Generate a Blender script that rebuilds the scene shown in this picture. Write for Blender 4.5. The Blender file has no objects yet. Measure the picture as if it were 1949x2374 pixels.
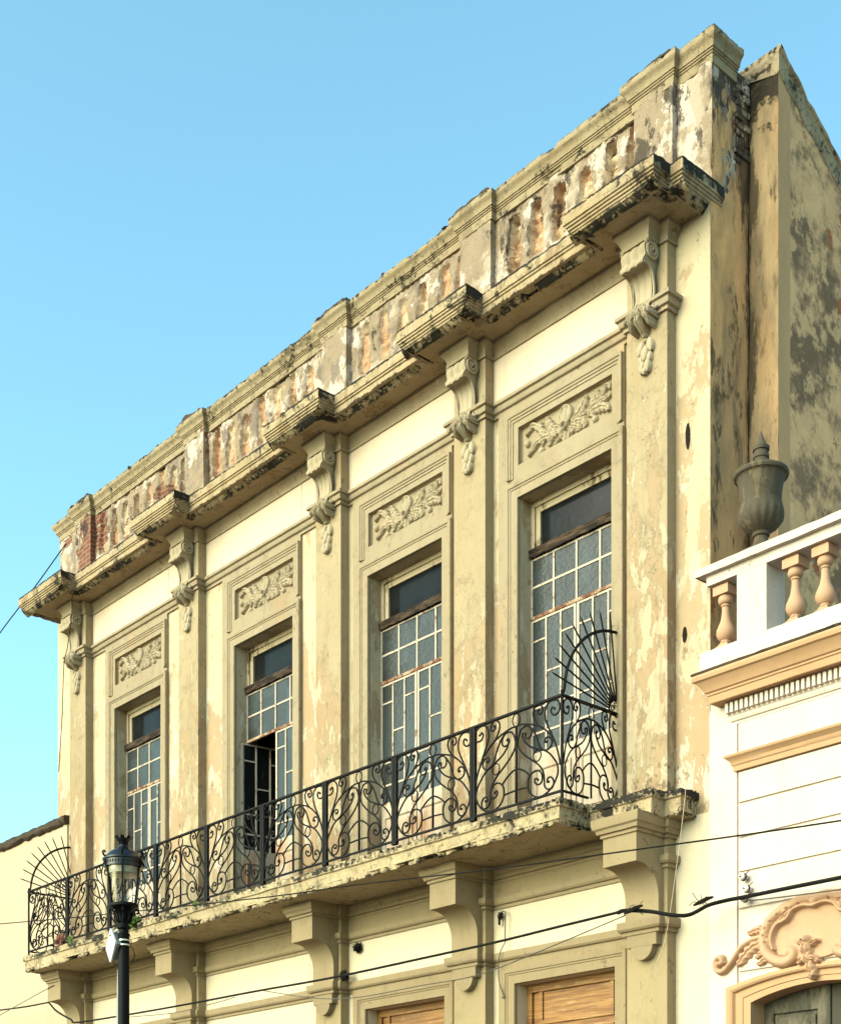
import bpy, bmesh, math, random
import numpy as np
from mathutils import Vector, noise, Matrix

random.seed(7)
S = bpy.context.scene
COL = S.collection
R = math.radians

# ------------------------------------------------------------------ camera
cam_d = bpy.data.cameras.new('camera'); cam = bpy.data.objects.new('camera', cam_d); COL.objects.link(cam)
cam.location = (8.37, -11.05, 1.6)
cam.rotation_euler = (R(90), 0, math.atan2(0.7485, 0.6633))
cam_d.sensor_fit = 'VERTICAL'; cam_d.sensor_height = 36; cam_d.sensor_width = 36
cam_d.lens = 50.87
cam_d.shift_y = 0.6927
cam_d.clip_start = 0.1; cam_d.clip_end = 2000
S.camera = cam
# ------------------------------------------------------------------ world, sun, exposure
SUN_EL, SUN_AZ = 25, -12        # azimuth measured from -Y (street side) towards -X
W = bpy.data.worlds.new("World"); S.world = W; W.use_nodes = True
wn = W.node_tree.nodes; wl = W.node_tree.links; wn.clear()
wo = wn.new('ShaderNodeOutputWorld'); bg = wn.new('ShaderNodeBackground'); sky = wn.new('ShaderNodeTexSky')
sky.sky_type = 'NISHITA'; sky.sun_disc = False
sky.sun_elevation = R(SUN_EL)
sx, sy = math.sin(R(SUN_AZ)), -math.cos(R(SUN_AZ))
sky.sun_rotation = math.atan2(sx, sy)
sky.air_density = 1.0; sky.dust_density = 1.6; sky.ozone_density = 1.0
hs = wn.new('ShaderNodeMix'); hs.data_type = 'RGBA'; hs.blend_type = 'MULTIPLY'; hs.inputs[0].default_value = 1
hs.inputs[7].default_value = (0.88, 1.29, 1.12, 1)
wl.new(sky.outputs[0], hs.inputs[6]); wl.new(hs.outputs[2], bg.inputs[0])
bg.inputs[1].default_value = 0.097
wl.new(bg.outputs[0], wo.inputs[0])
sd = bpy.data.lights.new('sun', 'SUN'); so = bpy.data.objects.new('sun', sd); COL.objects.link(so)
sd.energy = 1.45; sd.angle = R(55); sd.color = (1.0, 0.84, 0.66)
dirv = Vector((sx*math.cos(R(SUN_EL)), sy*math.cos(R(SUN_EL)), math.sin(R(SUN_EL))))
so.rotation_euler = dirv.to_track_quat('Z', 'Y').to_euler(); so.location = (-10, -20, 25)
S.view_settings.view_transform = 'Standard'; S.view_settings.look = 'None'
S.view_settings.exposure = 1.9; S.view_settings.gamma = 1
S.render.engine = 'CYCLES'
S.cycles.max_bounces = 6; S.cycles.diffuse_bounces = 4; S.cycles.glossy_bounces = 3

# ------------------------------------------------------------------ material language
KA = (0.520, 0.460, 0.530)      # aged lime wash reflects about half of fresh paint
def aged(c, k=1.0): return tuple(x*a*k for x, a in zip(c, KA))
def srgb(r, g, b):
    f = lambda c: (c/255/12.92) if c/255 <= 0.04045 else ((c/255+0.055)/1.055)**2.4
    return (f(r), f(g), f(b))
class MT:
    def __init__(s, name, rough=0.9, spec=0.25):
        s.m = bpy.data.materials.new(name); s.m.use_nodes = True
        s.t = s.m.node_tree; s.n = s.t.nodes; s.l = s.t.links; s.n.clear()
        s.out = s.n.new('ShaderNodeOutputMaterial'); s.b = s.n.new('ShaderNodeBsdfPrincipled')
        s.l.new(s.b.outputs[0], s.out.inputs[0])
        s.b.inputs['Roughness'].default_value = rough; s.b.inputs['Specular IOR Level'].default_value = spec
        s.g = s.n.new('ShaderNodeNewGeometry'); s.P = s.g.outputs['Position']
        sp = s.n.new('ShaderNodeSeparateXYZ'); s.l.new(s.P, sp.inputs[0]); s.X, s.Y, s.Z = sp.outputs
        sn = s.n.new('ShaderNodeSeparateXYZ'); s.l.new(s.g.outputs['Normal'], sn.inputs[0]); s.NX, s.NY, s.NZ = sn.outputs
    def put(s, sock, v):
        if isinstance(v, (int, float)): sock.default_value = v
        elif isinstance(v, tuple): sock.default_value = (*v, 1) if len(v) == 3 and sock.type == 'RGBA' else v
        else: s.l.new(v, sock)
    def mat(s, op, a, b=0.0, c=0.0, clamp=False):
        n = s.n.new('ShaderNodeMath'); n.operation = op; n.use_clamp = clamp
        s.put(n.inputs[0], a); s.put(n.inputs[1], b); s.put(n.inputs[2], c); return n.outputs[0]
    def vec(s, sc=(1, 1, 1), off=(0, 0, 0), src=None):
        n = s.n.new('ShaderNodeMapping'); s.l.new(src or s.P, n.inputs[0])
        n.inputs['Scale'].default_value = sc; n.inputs['Location'].default_value = off; return n.outputs[0]
    def noise(s, scale, detail=6, rough=0.6, sc=None, off=(0, 0, 0), dist=0.0):
        n = s.n.new('ShaderNodeTexNoise'); n.inputs['Scale'].default_value = scale
        n.inputs['Detail'].default_value = detail; n.inputs['Roughness'].default_value = rough
        n.inputs['Distortion'].default_value = dist
        s.l.new(s.vec(sc or (1, 1, 1), off), n.inputs['Vector']); return n.outputs[0]
    def step(s, v, a, b):
        n = s.n.new('ShaderNodeMapRange'); n.interpolation_type = 'SMOOTHSTEP'
        s.put(n.inputs[0], v); n.inputs[1].default_value = a; n.inputs[2].default_value = b; return n.outputs[0]
    def lin(s, v, a, b, c=0.0, d=1.0):
        n = s.n.new('ShaderNodeMapRange'); s.put(n.inputs[0], v)
        for i, q in enumerate((a, b, c, d)): s.put(n.inputs[1+i], q)
        return n.outputs[0]
    def mix(s, f, a, b, mode='MIX'):
        n = s.n.new('ShaderNodeMix'); n.data_type = 'RGBA'; n.blend_type = mode
        s.put(n.inputs[0], f); s.put(n.inputs[6], a); s.put(n.inputs[7], b); return n.outputs[2]
    def bump(s, h, strength=0.3, dist=0.01, prev=None):
        n = s.n.new('ShaderNodeBump'); n.inputs['Strength'].default_value = strength; n.inputs['Distance'].default_value = dist
        s.put(n.inputs['Height'], h)
        if prev: s.l.new(prev, n.inputs['Normal'])
        return n.outputs[0]
    def done(s, col, nrm=None, age=False):
        if age: col = s.mix(1.0, col, KA if age is True else age, 'MULTIPLY')
        s.put(s.b.inputs['Base Color'], col)
        if nrm is not None: s.l.new(nrm, s.b.inputs['Normal'])
        return s.m

def stucco(name, base, tan=None, chip=None, grime=0.35, tanT=0.55, chipT=0.62, mold=0.0, zlow=None, seed=0.0, bump=0.25, streak=0.25, green=0.0, moldcol=(0.012, 0.010, 0.008), black_top=False, fine=1.0, bands=None, kk=1.0, sidek=None, cracks=0.0, lowflake=False, xk=None):
    """weathered lime paint: base coat, patches of an older tan coat, light chips, grey grime, black mould"""
    m = MT(name)
    base = aged(base, kk); tan = tan and aged(tan, kk); chip = chip and aged(chip, kk)
    c = base
    cl = m.noise(0.9, 4, 0.6, off=(seed, 3.1, seed))
    c = m.mix(m.lin(cl, 0.3, 0.7, 0, 0.35), c, tuple(x*0.8 for x in base))
    hgt = 0.0
    if tan:
        n = m.noise(1.6, 14, 0.66, sc=(1.25, 1.25, 0.55), off=(seed*1.7+5, 1, 2), dist=0.35)
        n = m.mat('ADD', n, m.mat('MULTIPLY', m.mat('SUBTRACT', m.noise(14, 8, .7, off=(seed, 5, 5)), .5), .16))
        if zlow: n = m.mat('ADD', n, m.lin(m.Z, zlow[0], zlow[1], 0.08, -0.10))
        t = m.step(n, tanT, tanT+0.016)
        tn = m.mix(m.lin(m.noise(2.3, 5), 0.35, 0.65), tan, tuple(x*0.88 for x in tan))
        # deeper coat showing inside the larger losses
        tn = m.mix(m.mat('MULTIPLY', m.step(n, tanT+.085, tanT+.10), .7), tn, tuple(x*y for x, y in zip(tan, (.93, .84, .78))))
        c = m.mix(m.mat('MULTIPLY', t, .85), c, tn); hgt = t
        rim = m.mat('SUBTRACT', m.step(n, tanT-.010, tanT), m.step(n, tanT+.004, tanT+.016))
        c = m.mix(m.mat('MULTIPLY', rim, .35), c, tuple(x*.5 for x in base))  # edge of each tan patch darkened in colour as its thin shadow line
    if chip:
        n2 = m.noise(5.2, 12, 0.70, sc=(1.3, 1.3, 0.5), off=(seed+9, 4, 7), dist=0.3)
        n2 = m.mat('ADD', n2, m.mat('MULTIPLY', m.mat('SUBTRACT', m.noise(1.1, 4, .6, off=(seed, 15, 5)), .5), .35))
        if zlow: n2 = m.mat('ADD', n2, m.lin(m.Z, zlow[0], zlow[1], 0.05, -0.10))
        t2 = m.step(n2, chipT, chipT+0.016)
        c = m.mix(m.mat('MULTIPLY', t2, .85), c, chip)
        hgt = m.mat('SUBTRACT', t2, hgt) if tan else t2
        rim = m.mat('SUBTRACT', m.step(n2, chipT-.012, chipT), m.step(n2, chipT+.004, chipT+.016))
        c = m.mix(m.mat('MULTIPLY', rim, .3), c, tuple(x*.5 for x in base))  # shadow edge painted into the colour round every chip
        # small dark flakes down to the bare render
        n4 = m.noise(9.0, 10, 0.72, sc=(1, 1, .8), off=(seed+3, 14, 7))
        n4 = m.mat('ADD', n4, m.mat('MULTIPLY', m.mat('SUBTRACT', m.noise(.9, 3, .6, off=(seed, 25, 5)), .5), .3))
        if lowflake: n4 = m.mat('ADD', n4, m.lin(m.Z, 5.75, 6.35, .13, 0))
        c = m.mix(m.mat('MULTIPLY', m.step(n4, .632, .65), .75), c, aged(srgb(136, 120, 88)))
    if cracks:     # fine crazing of the render
        vv = m.n.new('ShaderNodeTexVoronoi'); vv.feature = 'DISTANCE_TO_EDGE'; vv.inputs['Scale'].default_value = 5.5
        wv = m.n.new('ShaderNodeMix'); wv.data_type = 'VECTOR'; wv.inputs[0].default_value = .22
        nc = m.n.new('ShaderNodeTexNoise'); nc.inputs['Scale'].default_value = 4; nc.inputs['Detail'].default_value = 6; m.l.new(m.P, nc.inputs['Vector'])
        m.l.new(m.P, wv.inputs[4]); m.l.new(nc.outputs[1], wv.inputs[5]); m.l.new(wv.outputs[1], vv.inputs['Vector'])
        ck = m.mat('SUBTRACT', 1.0, m.step(vv.outputs[0], .006, .022))
        ck = m.mat('MULTIPLY', ck, m.step(m.noise(1.7, 4, .6, off=(3, seed, 3)), .45, .6))
        c = m.mix(m.mat('MULTIPLY', ck, cracks), c, tuple(x*.22 for x in base))
    if green:
        n3 = m.step(m.noise(5.5, 8, 0.6, off=(2, seed, 9)), 0.71-green*0.1, 0.74-green*0.1)
        c = m.mix(m.mat('MULTIPLY', n3, 0.75), c, aged(srgb(120, 140, 105)))
    # thin vertical rain streaks and cloudy grime
    st = m.noise(9.0, 8, 0.7, sc=(1, 1, 0.09), off=(seed, 0, 0))
    c = m.mix(m.mat('MULTIPLY', m.step(st, 0.52, 0.72), streak), c, tuple(x*0.55 for x in base))
    gm = m.noise(5.0, 12, 0.74, off=(0, seed, 4), dist=.3)
    c = m.mix(m.mat('MULTIPLY', m.step(gm, 0.50, 0.72), grime), c, tuple(x*y for x, y in zip(base, (.46, .42, .36))))
    c = m.mix(m.mat('MULTIPLY', m.step(m.noise(1.3, 8, .7, off=(seed, 31, 4), sc=(1, 1, .4)), 0.46, 0.66), min(.6, grime*.9)), c, tuple(x*y for x, y in zip(base, (.80, .76, .66))))
    c = m.mix(m.mat('MULTIPLY', m.step(m.noise(34, 6, .75, sc=(1, 1, .12), off=(seed, 3, 3)), .60, .72), grime*.8), c, tuple(x*.5 for x in base))
    sp = m.step(m.noise(24.0*fine, 7, 0.75, off=(seed, 8, 8)), 0.645, 0.68)
    c = m.mix(m.mat('MULTIPLY', sp, min(.75, .25+grime)), c, tuple(x*0.32 for x in base))
    if mold:
        mn = m.noise(3.6, 12, 0.72, off=(seed, seed, 1), dist=0.6)
        c = m.mix(m.mat('MULTIPLY', m.step(mn, 0.66-mold*0.2, 0.70-mold*0.2), 0.92), c, moldcol)
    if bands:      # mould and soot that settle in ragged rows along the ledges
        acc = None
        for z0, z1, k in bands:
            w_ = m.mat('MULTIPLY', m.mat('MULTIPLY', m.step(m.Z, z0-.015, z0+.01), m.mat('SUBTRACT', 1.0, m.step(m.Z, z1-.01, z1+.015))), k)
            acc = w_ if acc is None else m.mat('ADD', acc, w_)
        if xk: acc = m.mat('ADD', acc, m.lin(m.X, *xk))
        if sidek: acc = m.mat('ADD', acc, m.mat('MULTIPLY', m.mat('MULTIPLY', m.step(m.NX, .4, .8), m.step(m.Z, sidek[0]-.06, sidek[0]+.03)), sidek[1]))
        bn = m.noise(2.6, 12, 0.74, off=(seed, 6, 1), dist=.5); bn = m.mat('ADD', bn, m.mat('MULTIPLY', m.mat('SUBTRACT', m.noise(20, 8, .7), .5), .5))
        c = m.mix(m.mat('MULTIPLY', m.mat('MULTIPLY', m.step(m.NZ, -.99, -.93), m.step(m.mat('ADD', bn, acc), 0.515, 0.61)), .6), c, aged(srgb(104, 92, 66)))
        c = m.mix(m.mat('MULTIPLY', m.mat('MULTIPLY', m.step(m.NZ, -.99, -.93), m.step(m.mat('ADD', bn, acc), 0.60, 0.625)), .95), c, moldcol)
    if black_top:
        up = m.step(m.NZ, 0.25, 0.6)
        bn = m.step(m.noise(7, 8, 0.7, off=(3, 3, seed)), 0.36, 0.5)
        c = m.mix(m.mat('MULTIPLY', up, bn), c, (0.010, 0.009, 0.008))
    b1 = m.bump(m.noise(38, 8, 0.7), bump, 0.006)
    b2 = m.bump(m.noise(4.5, 6, 0.6), bump*1.2, 0.03, b1)
    nr = b2
    if not isinstance(hgt, float): nr = m.bump(hgt, 0.5, 0.004, b2)
    return m.done(c, nr)

GREENC = srgb(196, 184, 138)      # greenish cream trim
LIGHT = srgb(238, 226, 178)
TAN = srgb(208, 184, 136)
M = {}
M['trim'] = stucco('trim_paint', srgb(196, 184, 142), tan=srgb(206, 186, 142), tanT=0.57, chip=srgb(226, 214, 166), chipT=0.66, grime=0.45, seed=1, streak=0.3, cracks=.3)
M['pilaster'] = stucco('pilaster_paint', srgb(206, 192, 144), tan=TAN, chip=srgb(228, 217, 172), tanT=0.50, chipT=0.545, lowflake=True, zlow=(7.0, 9.9), grime=0.52, seed=2, green=0.45, streak=0.4, cracks=.3)
M['strip'] = stucco('wall_strip_paint', srgb(238, 226, 178), tan=TAN, chip=srgb(246, 240, 205), tanT=0.51, chipT=0.56, zlow=(5.0, 12.0), grime=0.35, seed=4, streak=0.3, lowflake=True, mold=.05)
M['frieze'] = stucco('frieze_paint', srgb(250, 236, 196), kk=1.1, grime=0.16, seed=3, streak=0.2, bump=0.12)
M['lowpanel'] = stucco('lower_panel_paint', srgb(248, 240, 196), kk=1.08, grime=0.2, seed=8, streak=0.2, bump=0.12, tan=srgb(228, 212, 158), tanT=0.72)
M['lowtrim'] = stucco('lower_trim_paint', srgb(188, 173, 126), grime=0.38, seed=6, streak=0.3, bump=0.15, chip=srgb(214, 204, 160), chipT=0.76)
M['lowpil'] = stucco('lower_pilaster_paint', srgb(198, 183, 132), chip=srgb(226, 216, 170), chipT=0.66, tan=srgb(188, 166, 118), tanT=0.66, grime=0.3, seed=7)
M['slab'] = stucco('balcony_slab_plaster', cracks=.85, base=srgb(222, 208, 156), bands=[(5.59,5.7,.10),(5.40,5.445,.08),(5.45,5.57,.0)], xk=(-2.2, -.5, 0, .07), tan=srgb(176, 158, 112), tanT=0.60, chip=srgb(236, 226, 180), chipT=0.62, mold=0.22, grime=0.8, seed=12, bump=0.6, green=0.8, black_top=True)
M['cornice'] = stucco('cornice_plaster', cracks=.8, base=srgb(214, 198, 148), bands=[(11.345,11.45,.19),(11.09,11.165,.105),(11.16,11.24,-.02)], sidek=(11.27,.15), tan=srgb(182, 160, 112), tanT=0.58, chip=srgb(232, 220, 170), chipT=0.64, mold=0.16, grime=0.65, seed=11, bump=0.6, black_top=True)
M['coping'] = stucco('coping_plaster', srgb(198, 184, 138), chip=srgb(216, 202, 156), chipT=0.66, tan=srgb(166, 150, 112), tanT=.60, cracks=.7, bands=[(12.74,12.85,.06)], grime=0.6, seed=13, bump=0.3, black_top=True)
M['orna'] = stucco('ornament_plaster', srgb(212, 201, 158), grime=0.42, seed=15, streak=0.12, bump=0.12)
M['leftwall'] = stucco('left_house_paint', kk=.95, base=srgb(238, 224, 178), grime=0.12, seed=21, streak=0.10, bump=0.12)
M['white'] = stucco('white_house_paint', kk=1.08, base=srgb(250, 243, 212), grime=0.20, seed=22, streak=0.25, bump=0.10)
M['white2'] = stucco('white_balustrade_paint', kk=1.12, base=srgb(244, 237, 210), grime=0.34, seed=23, streak=0.10, bump=0.2, chip=srgb(214, 196, 150), chipT=0.74)
M['peach'] = stucco('peach_trim_paint', srgb(238, 198, 142), kk=.92, grime=0.22, seed=24, streak=0.08, bump=0.10)
M['peach2'] = stucco('peach_baluster_paint', srgb(238, 200, 152), kk=.98, grime=0.3, seed=25, streak=0.06, bump=0.1)
M['urn'] = stucco('urn_stone', srgb(108, 102, 80), grime=0.8, seed=26, streak=0.5, bump=0.3, chip=srgb(142, 132, 96), chipT=0.6)
M['roofedge'] = stucco('dirty_coping_plaster', srgb(92, 80, 58), grime=0.8, seed=27, mold=0.3, bump=0.6, black_top=True)

def m_parapet(name, brickbias=0.0, tone=1.0):
    m = MT(name)
    c = m.mix(m.step(m.noise(2.2, 10, 0.65, off=(4, 2, 1)), 0.42, 0.5), srgb(212, 200, 164), srgb(182, 166, 130))
    c = m.mix(m.step(m.noise(3.3, 12, 0.66, off=(14, 2, 1), sc=(1, 1, .7)), 0.55, 0.57), c, srgb(234, 224, 194))
    c = m.mix(m.step(m.noise(2.6, 12, 0.66, off=(1, 22, 1), sc=(1, 1, .6)), 0.56, 0.59), c, srgb(160, 148, 124))
    # bricks where the render has fallen off
    bt = m.n.new('ShaderNodeTexBrick'); bt.inputs['Scale'].default_value = 1.0
    m.l.new(m.vec((4.2, 4.2, 4.2), src=None), bt.inputs['Vector'])
    cx = m.n.new('ShaderNodeCombineXYZ'); m.l.new(m.mat('ADD', m.X, m.Y), cx.inputs[0]); m.l.new(m.Z, cx.inputs[1])
    m.l.new(m.vec((2.1, 3.5, 1), src=cx.outputs[0]), bt.inputs['Vector'])
    bt.inputs['Color1'].default_value = (*srgb(158, 98, 70), 1); bt.inputs['Color2'].default_value = (*srgb(138, 92, 70), 1)
    bt.inputs['Mortar'].default_value = (*srgb(168, 140, 104), 1); bt.inputs['Mortar Size'].default_value = 0.035
    # warm infill inside the blind niches
    deep = m.step(m.mat('ADD', m.Y, m.lin(m.noise(9, 8, .7), .3, .7, -.012, .012)), 0.072, 0.084); deep = m.mat('MULTIPLY', deep, m.mat('MULTIPLY', m.mat('LESS_THAN', m.X, -.45), m.mat('GREATER_THAN', m.X, -12.2)))
    dn = m.mix(m.step(m.noise(2.2, 8, .65, off=(3, 3, 9)), 0.42, 0.56), srgb(240, 222, 172), srgb(218, 178, 128)); dn = m.mix(m.step(m.noise(9, 8, .7, sc=(.6, .6, 2)), .56, .62), dn, srgb(168, 134, 98))
    c = m.mix(deep, c, dn)
    bm = m.step(m.mat('ADD', m.noise(1.5, 9, 0.62, off=(40, 0, 3), dist=.4), m.mat('ADD', brickbias, m.lin(m.X, -11, -4, .02, -.07))), 0.60, 0.615)
    c = m.mix(bm, c, bt.outputs[0])
    st = m.noise(5.0, 10, 0.72, sc=(1, 1, 0.25), off=(6, 2, 0))
    c = m.mix(m.mat('MULTIPLY', m.step(st, 0.56, 0.66), 0.6), c, srgb(104, 92, 70))
    c = m.mix(m.mat('MULTIPLY', m.step(m.noise(18, 8, .7), 0.58, 0.7), 0.5), c, srgb(110, 98, 74))
    bk = m.mat('ADD', m.noise(2.7, 12, .74, off=(16, 2, 5), sc=(1, 1, .5)), brickbias); c = m.mix(m.mat('MULTIPLY', m.step(m.mat('ADD', bk, m.lin(m.X, -3.2, -.6, -.03, .055)), .575, .605), .8), c, srgb(58, 52, 42))
    b = m.bump(m.noise(30, 8, .7), 0.5, 0.01)
    b = m.bump(m.noise(7, 8, .7), 0.6, 0.03, b)
    b = m.bump(bm, 0.8, -0.02, b)
    return m.done(c, b, age=True)
M['parapet'] = m_parapet('parapet_ruined_plaster')
M['pier'] = m_parapet('pier_ruined_plaster', 0.015)
M['pierbrick'] = m_parapet('pier_exposed_brick', 0.065)

KS = (1.08, 0.77, 0.70)
def m_side():
    m = MT('side_wall_plaster')
    c = m.mix(m.step(m.noise(0.9, 8, 0.6, off=(1, 5, 1), sc=(1, 1, .45)), 0.36, 0.62), srgb(150, 134, 98), srgb(186, 166, 122))
    c = m.mix(m.mat('MULTIPLY', m.step(m.noise(1.6, 10, 0.65, off=(7, 7, 2), sc=(1, 1, .35)), 0.5, 0.6), .8), c, srgb(196, 168, 116))
    c = m.mix(m.mat('MULTIPLY', m.step(m.noise(2.0, 10, 0.7, off=(17, 7, 2), sc=(1.6, 1.6, .4)), 0.5, 0.62), .8), c, srgb(112, 104, 84))
    c = m.mix(m.step(m.noise(2.2, 12, 0.68, off=(27, 3, 2)), 0.665, 0.675), c, srgb(140, 92, 58))
    jn = m.mat('ADD', m.noise(5, 10, .72, off=(2, 9, 5), sc=(1, 1, .3)), m.lin(m.Y, .42, .62, -.14, .08)); c = m.mix(m.mat('MULTIPLY', m.step(jn, .49, .60), .85), c, srgb(84, 74, 56))
    en = m.mat('ADD', m.noise(4, 10, .72, off=(8, 9, 5), sc=(1, 1, .35)), m.mat('MULTIPLY', m.lin(m.Y, 0, .16, .1, -.16), m.step(m.Z, 10.4, 11.6))); c = m.mix(m.mat('MULTIPLY', m.step(en, .54, .60), .8), c, srgb(64, 58, 44))
    top = m.mat('ADD', m.noise(2.4, 10, 0.7, off=(9, 9, 9), sc=(1.3, 1.3, .5)), m.lin(m.Z, 9.8, 12.6, -0.16, 0.12))
    c = m.mix(m.mat('MULTIPLY', m.step(top, 0.52, 0.60), 0.85), c, srgb(62, 56, 42))
    b = m.bump(m.noise(30, 8, .7), 0.35, 0.008)
    b = m.bump(m.noise(3, 7, .6), 0.6, 0.04, b)
    return m.done(c, b, age=KS)
M['side'] = m_side()
def m_gable():
    m = MT('gable_wall_plaster')
    c = m.mix(m.step(m.noise(1.3, 12, 0.68, off=(1, 5, 1)), 0.42, 0.56), srgb(194, 174, 132), srgb(112, 100, 78))
    c = m.mix(m.mat('MULTIPLY', m.step(m.noise(4.1, 12, 0.72, off=(1, 15, 1)), 0.48, 0.56), .75), c, srgb(204, 186, 140)); c = m.mix(m.mat('MULTIPLY', m.step(m.noise(1.1, 12, 0.72, off=(11, 5, 31)), 0.5, 0.60), .8), c, srgb(92, 86, 70))
    br = m.step(m.noise(2.4, 12, 0.68, off=(27, 3, 2)), 0.62, 0.632)
    c = m.mix(br, c, srgb(150, 100, 62))
    band = m.step(m.Y, 0.80, 0.83)   # smooth cement margin beside the corner
    c = m.mix(m.mat('SUBTRACT', 1.0, band), c, m.mix(m.noise(4, 6, .6, sc=(1, 1, .3)), srgb(150, 136, 104), srgb(186, 168, 124)))
    b = m.bump(m.noise(22, 8, .7), 0.5, 0.012)
    b = m.bump(m.noise(5, 7, .6), 0.7, 0.03, b)
    b = m.bump(br, 0.7, -0.01, b)
    return m.done(c, b, age=KS)
M['gable'] = m_gable()
def m_orange():
    m = MT('orange_stained_plaster')
    c = m.mix(m.step(m.noise(1.6, 10, 0.68, sc=(2.0, 1, .5)), .40, .60), srgb(128, 118, 96), srgb(164, 150, 120))
    c = m.mix(m.mat('MULTIPLY', m.step(m.noise(2.4, 10, .72, sc=(2, 2, .4), off=(4, 4, 4)), .50, .60), .65), c, srgb(160, 136, 102))
    c = m.mix(m.mat('MULTIPLY', m.step(m.noise(5.0, 10, .72, sc=(2, 2, .5), off=(4, 9, 4)), .54, .64), .7), c, srgb(96, 84, 62))
    eg = m.mat('ADD', m.noise(4, 10, .72, sc=(1, 1, .3), off=(1, 1, 8)), m.lin(m.X, .0, .14, .12, -.1)); c = m.mix(m.mat('MULTIPLY', m.step(eg, .5, .58), .85), c, srgb(66, 58, 44))
    tp = m.mat('ADD', m.noise(3, 10, .7, off=(2, 2, 2)), m.lin(m.Z, 11.3, 12.6, -0.3, 0.2))
    c = m.mix(m.step(tp, .5, .58), c, srgb(48, 44, 34))
    return m.done(c, m.bump(m.noise(20, 8, .7), .4, .01), age=(.90, .74, .66))
M['orange'] = m_orange()
def simple(name, col, rough=0.5, metal=0.0, spec=0.5, var=0.2, scale=12, bump=0.0):
    if max(col) > .3 and metal == 0: col = aged(col, 1.1)
    m = MT(name, rough, spec); m.b.inputs['Metallic'].default_value = metal
    c = m.mix(m.lin(m.noise(scale, 6, .65), .3, .7), tuple(x*(1-var) for x in col), tuple(min(1, x*(1+var)) for x in col))
    return m.done(c, m.bump(m.noise(scale*3, 5, .6), bump, .004) if bump else None)
def m_iron():
    m = MT('wrought_iron', 0.7, 0.15)
    c = m.mix(m.step(m.noise(14, 8, .7), .54, .74), (0.006, 0.005, 0.005), (0.035, 0.017, 0.009))
    return m.done(c, m.bump(m.noise(60, 4, .6), .3, .002))
M['iron'] = m_iron()
M['lampblack'] = simple('black_cast_iron', (0.003, 0.0035, 0.004), 0.6, 0.0, 0.12, .3)
M['cable'] = simple('black_cable', (0.008, 0.007, 0.006), 0.75, spec=.12)
M['wire'] = simple('thin_wire', (0.05, 0.045, 0.035), 0.7)
M['palewire'] = simple('pale_wire', srgb(222, 208, 168), 0.8)
M['porcelain'] = simple('white_porcelain', srgb(236, 232, 214), 0.25)
M['plasticwhite'] = simple('white_plastic', srgb(226, 230, 218), 0.45, var=.05)
M['plasticgrey'] = simple('grey_aluminium', srgb(150, 152, 146), 0.4, 0.5)
M['steel'] = simple('steel_band', srgb(215, 212, 195), 0.3, 0.8)
M['bulkhead'] = simple('cream_reflector', srgb(128, 122, 98), 0.5, var=.15)
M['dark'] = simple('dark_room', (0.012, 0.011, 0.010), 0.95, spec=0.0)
M['soot'] = simple('black_dry_clump', (0.014, 0.011, 0.008), 0.95, spec=0.1, bump=.8)
def m_metalframe():
    m = MT('chipped_white_paint', 0.6)
    c = m.mix(m.step(m.noise(9, 9, .7), .56, .64), srgb(228, 218, 184), srgb(160, 126, 90))
    return m.done(c, m.bump(m.noise(40, 4, .6), .3, .002), age=True)
M['mframe'] = m_metalframe()
def m_rust():
    m = MT('rusty_bar', 0.8)
    c = m.mix(m.step(m.noise(6, 9, .7), .42, .56), srgb(214, 192, 148), srgb(132, 82, 50))
    return m.done(c, m.bump(m.noise(40, 4, .6), .5, .004), age=True)
M['rust'] = m_rust()
def m_woodfr():
    m = MT('worn_cream_wood', 0.8)
    c = m.mix(m.step(m.noise(5, 9, .7, sc=(1, 1, .4)), .55, .61), srgb(214, 202, 156), srgb(122, 104, 66))
    c = m.mix(m.step(m.noise(7, 9, .7, off=(4, 4, 4)), .64, .68), c, srgb(60, 46, 30))
    return m.done(c, m.bump(m.noise(30, 6, .7, sc=(.3, 1, 1)), .5, .006), age=True)
M['woodfr'] = m_woodfr()
def m_rotten():
    m = MT('rotten_dark_wood', 0.9)
    c = m.mix(m.step(m.noise(7, 9, .7, sc=(.5, 1, 2.5)), .42, .62), srgb(44, 34, 24), srgb(104, 86, 60))
    return m.done(c, m.bump(m.noise(16, 8, .7, sc=(.2, 1, 2)), .9, .02), age=True)
M['rotten'] = m_rotten()
def m_lowerwood():
    m = MT('stained_cream_door', 0.75)
    c = m.mix(m.step(m.noise(1.7, 7, .6, sc=(1, 1, .6)), .5, .7), srgb(232, 222, 184), srgb(206, 164, 112))
    c = m.mix(m.mat('MULTIPLY', m.step(m.noise(8, 8, .7, sc=(2, 2, .2)), .52, .66), .6), c, srgb(160, 108, 66))
    return m.done(c, m.bump(m.noise(30, 6, .7), .2, .004), age=True)
M['doorwood'] = m_lowerwood()
def m_boards():
    m = MT('varnished_orange_boards', 0.5)
    n = m.noise(2.4, 12, .74, sc=(.7, 1, 15), dist=.25)
    c = m.mix(m.step(n, .36, .62), srgb(204, 156, 84), srgb(150, 104, 54))
    c = m.mix(m.step(m.noise(3, 10, .7, sc=(1, 1, 12), off=(3, 0, 7)), .55, .66), c, srgb(214, 184, 120))
    c = m.mix(m.step(m.noise(2.5, 10, .7, sc=(.8, 1, 14), off=(13, 0, 7)), .62, .68), c, srgb(74, 44, 20))
    return m.done(c, m.bump(n, .5, .006), age=True)
M['boards'] = m_boards()
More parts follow.
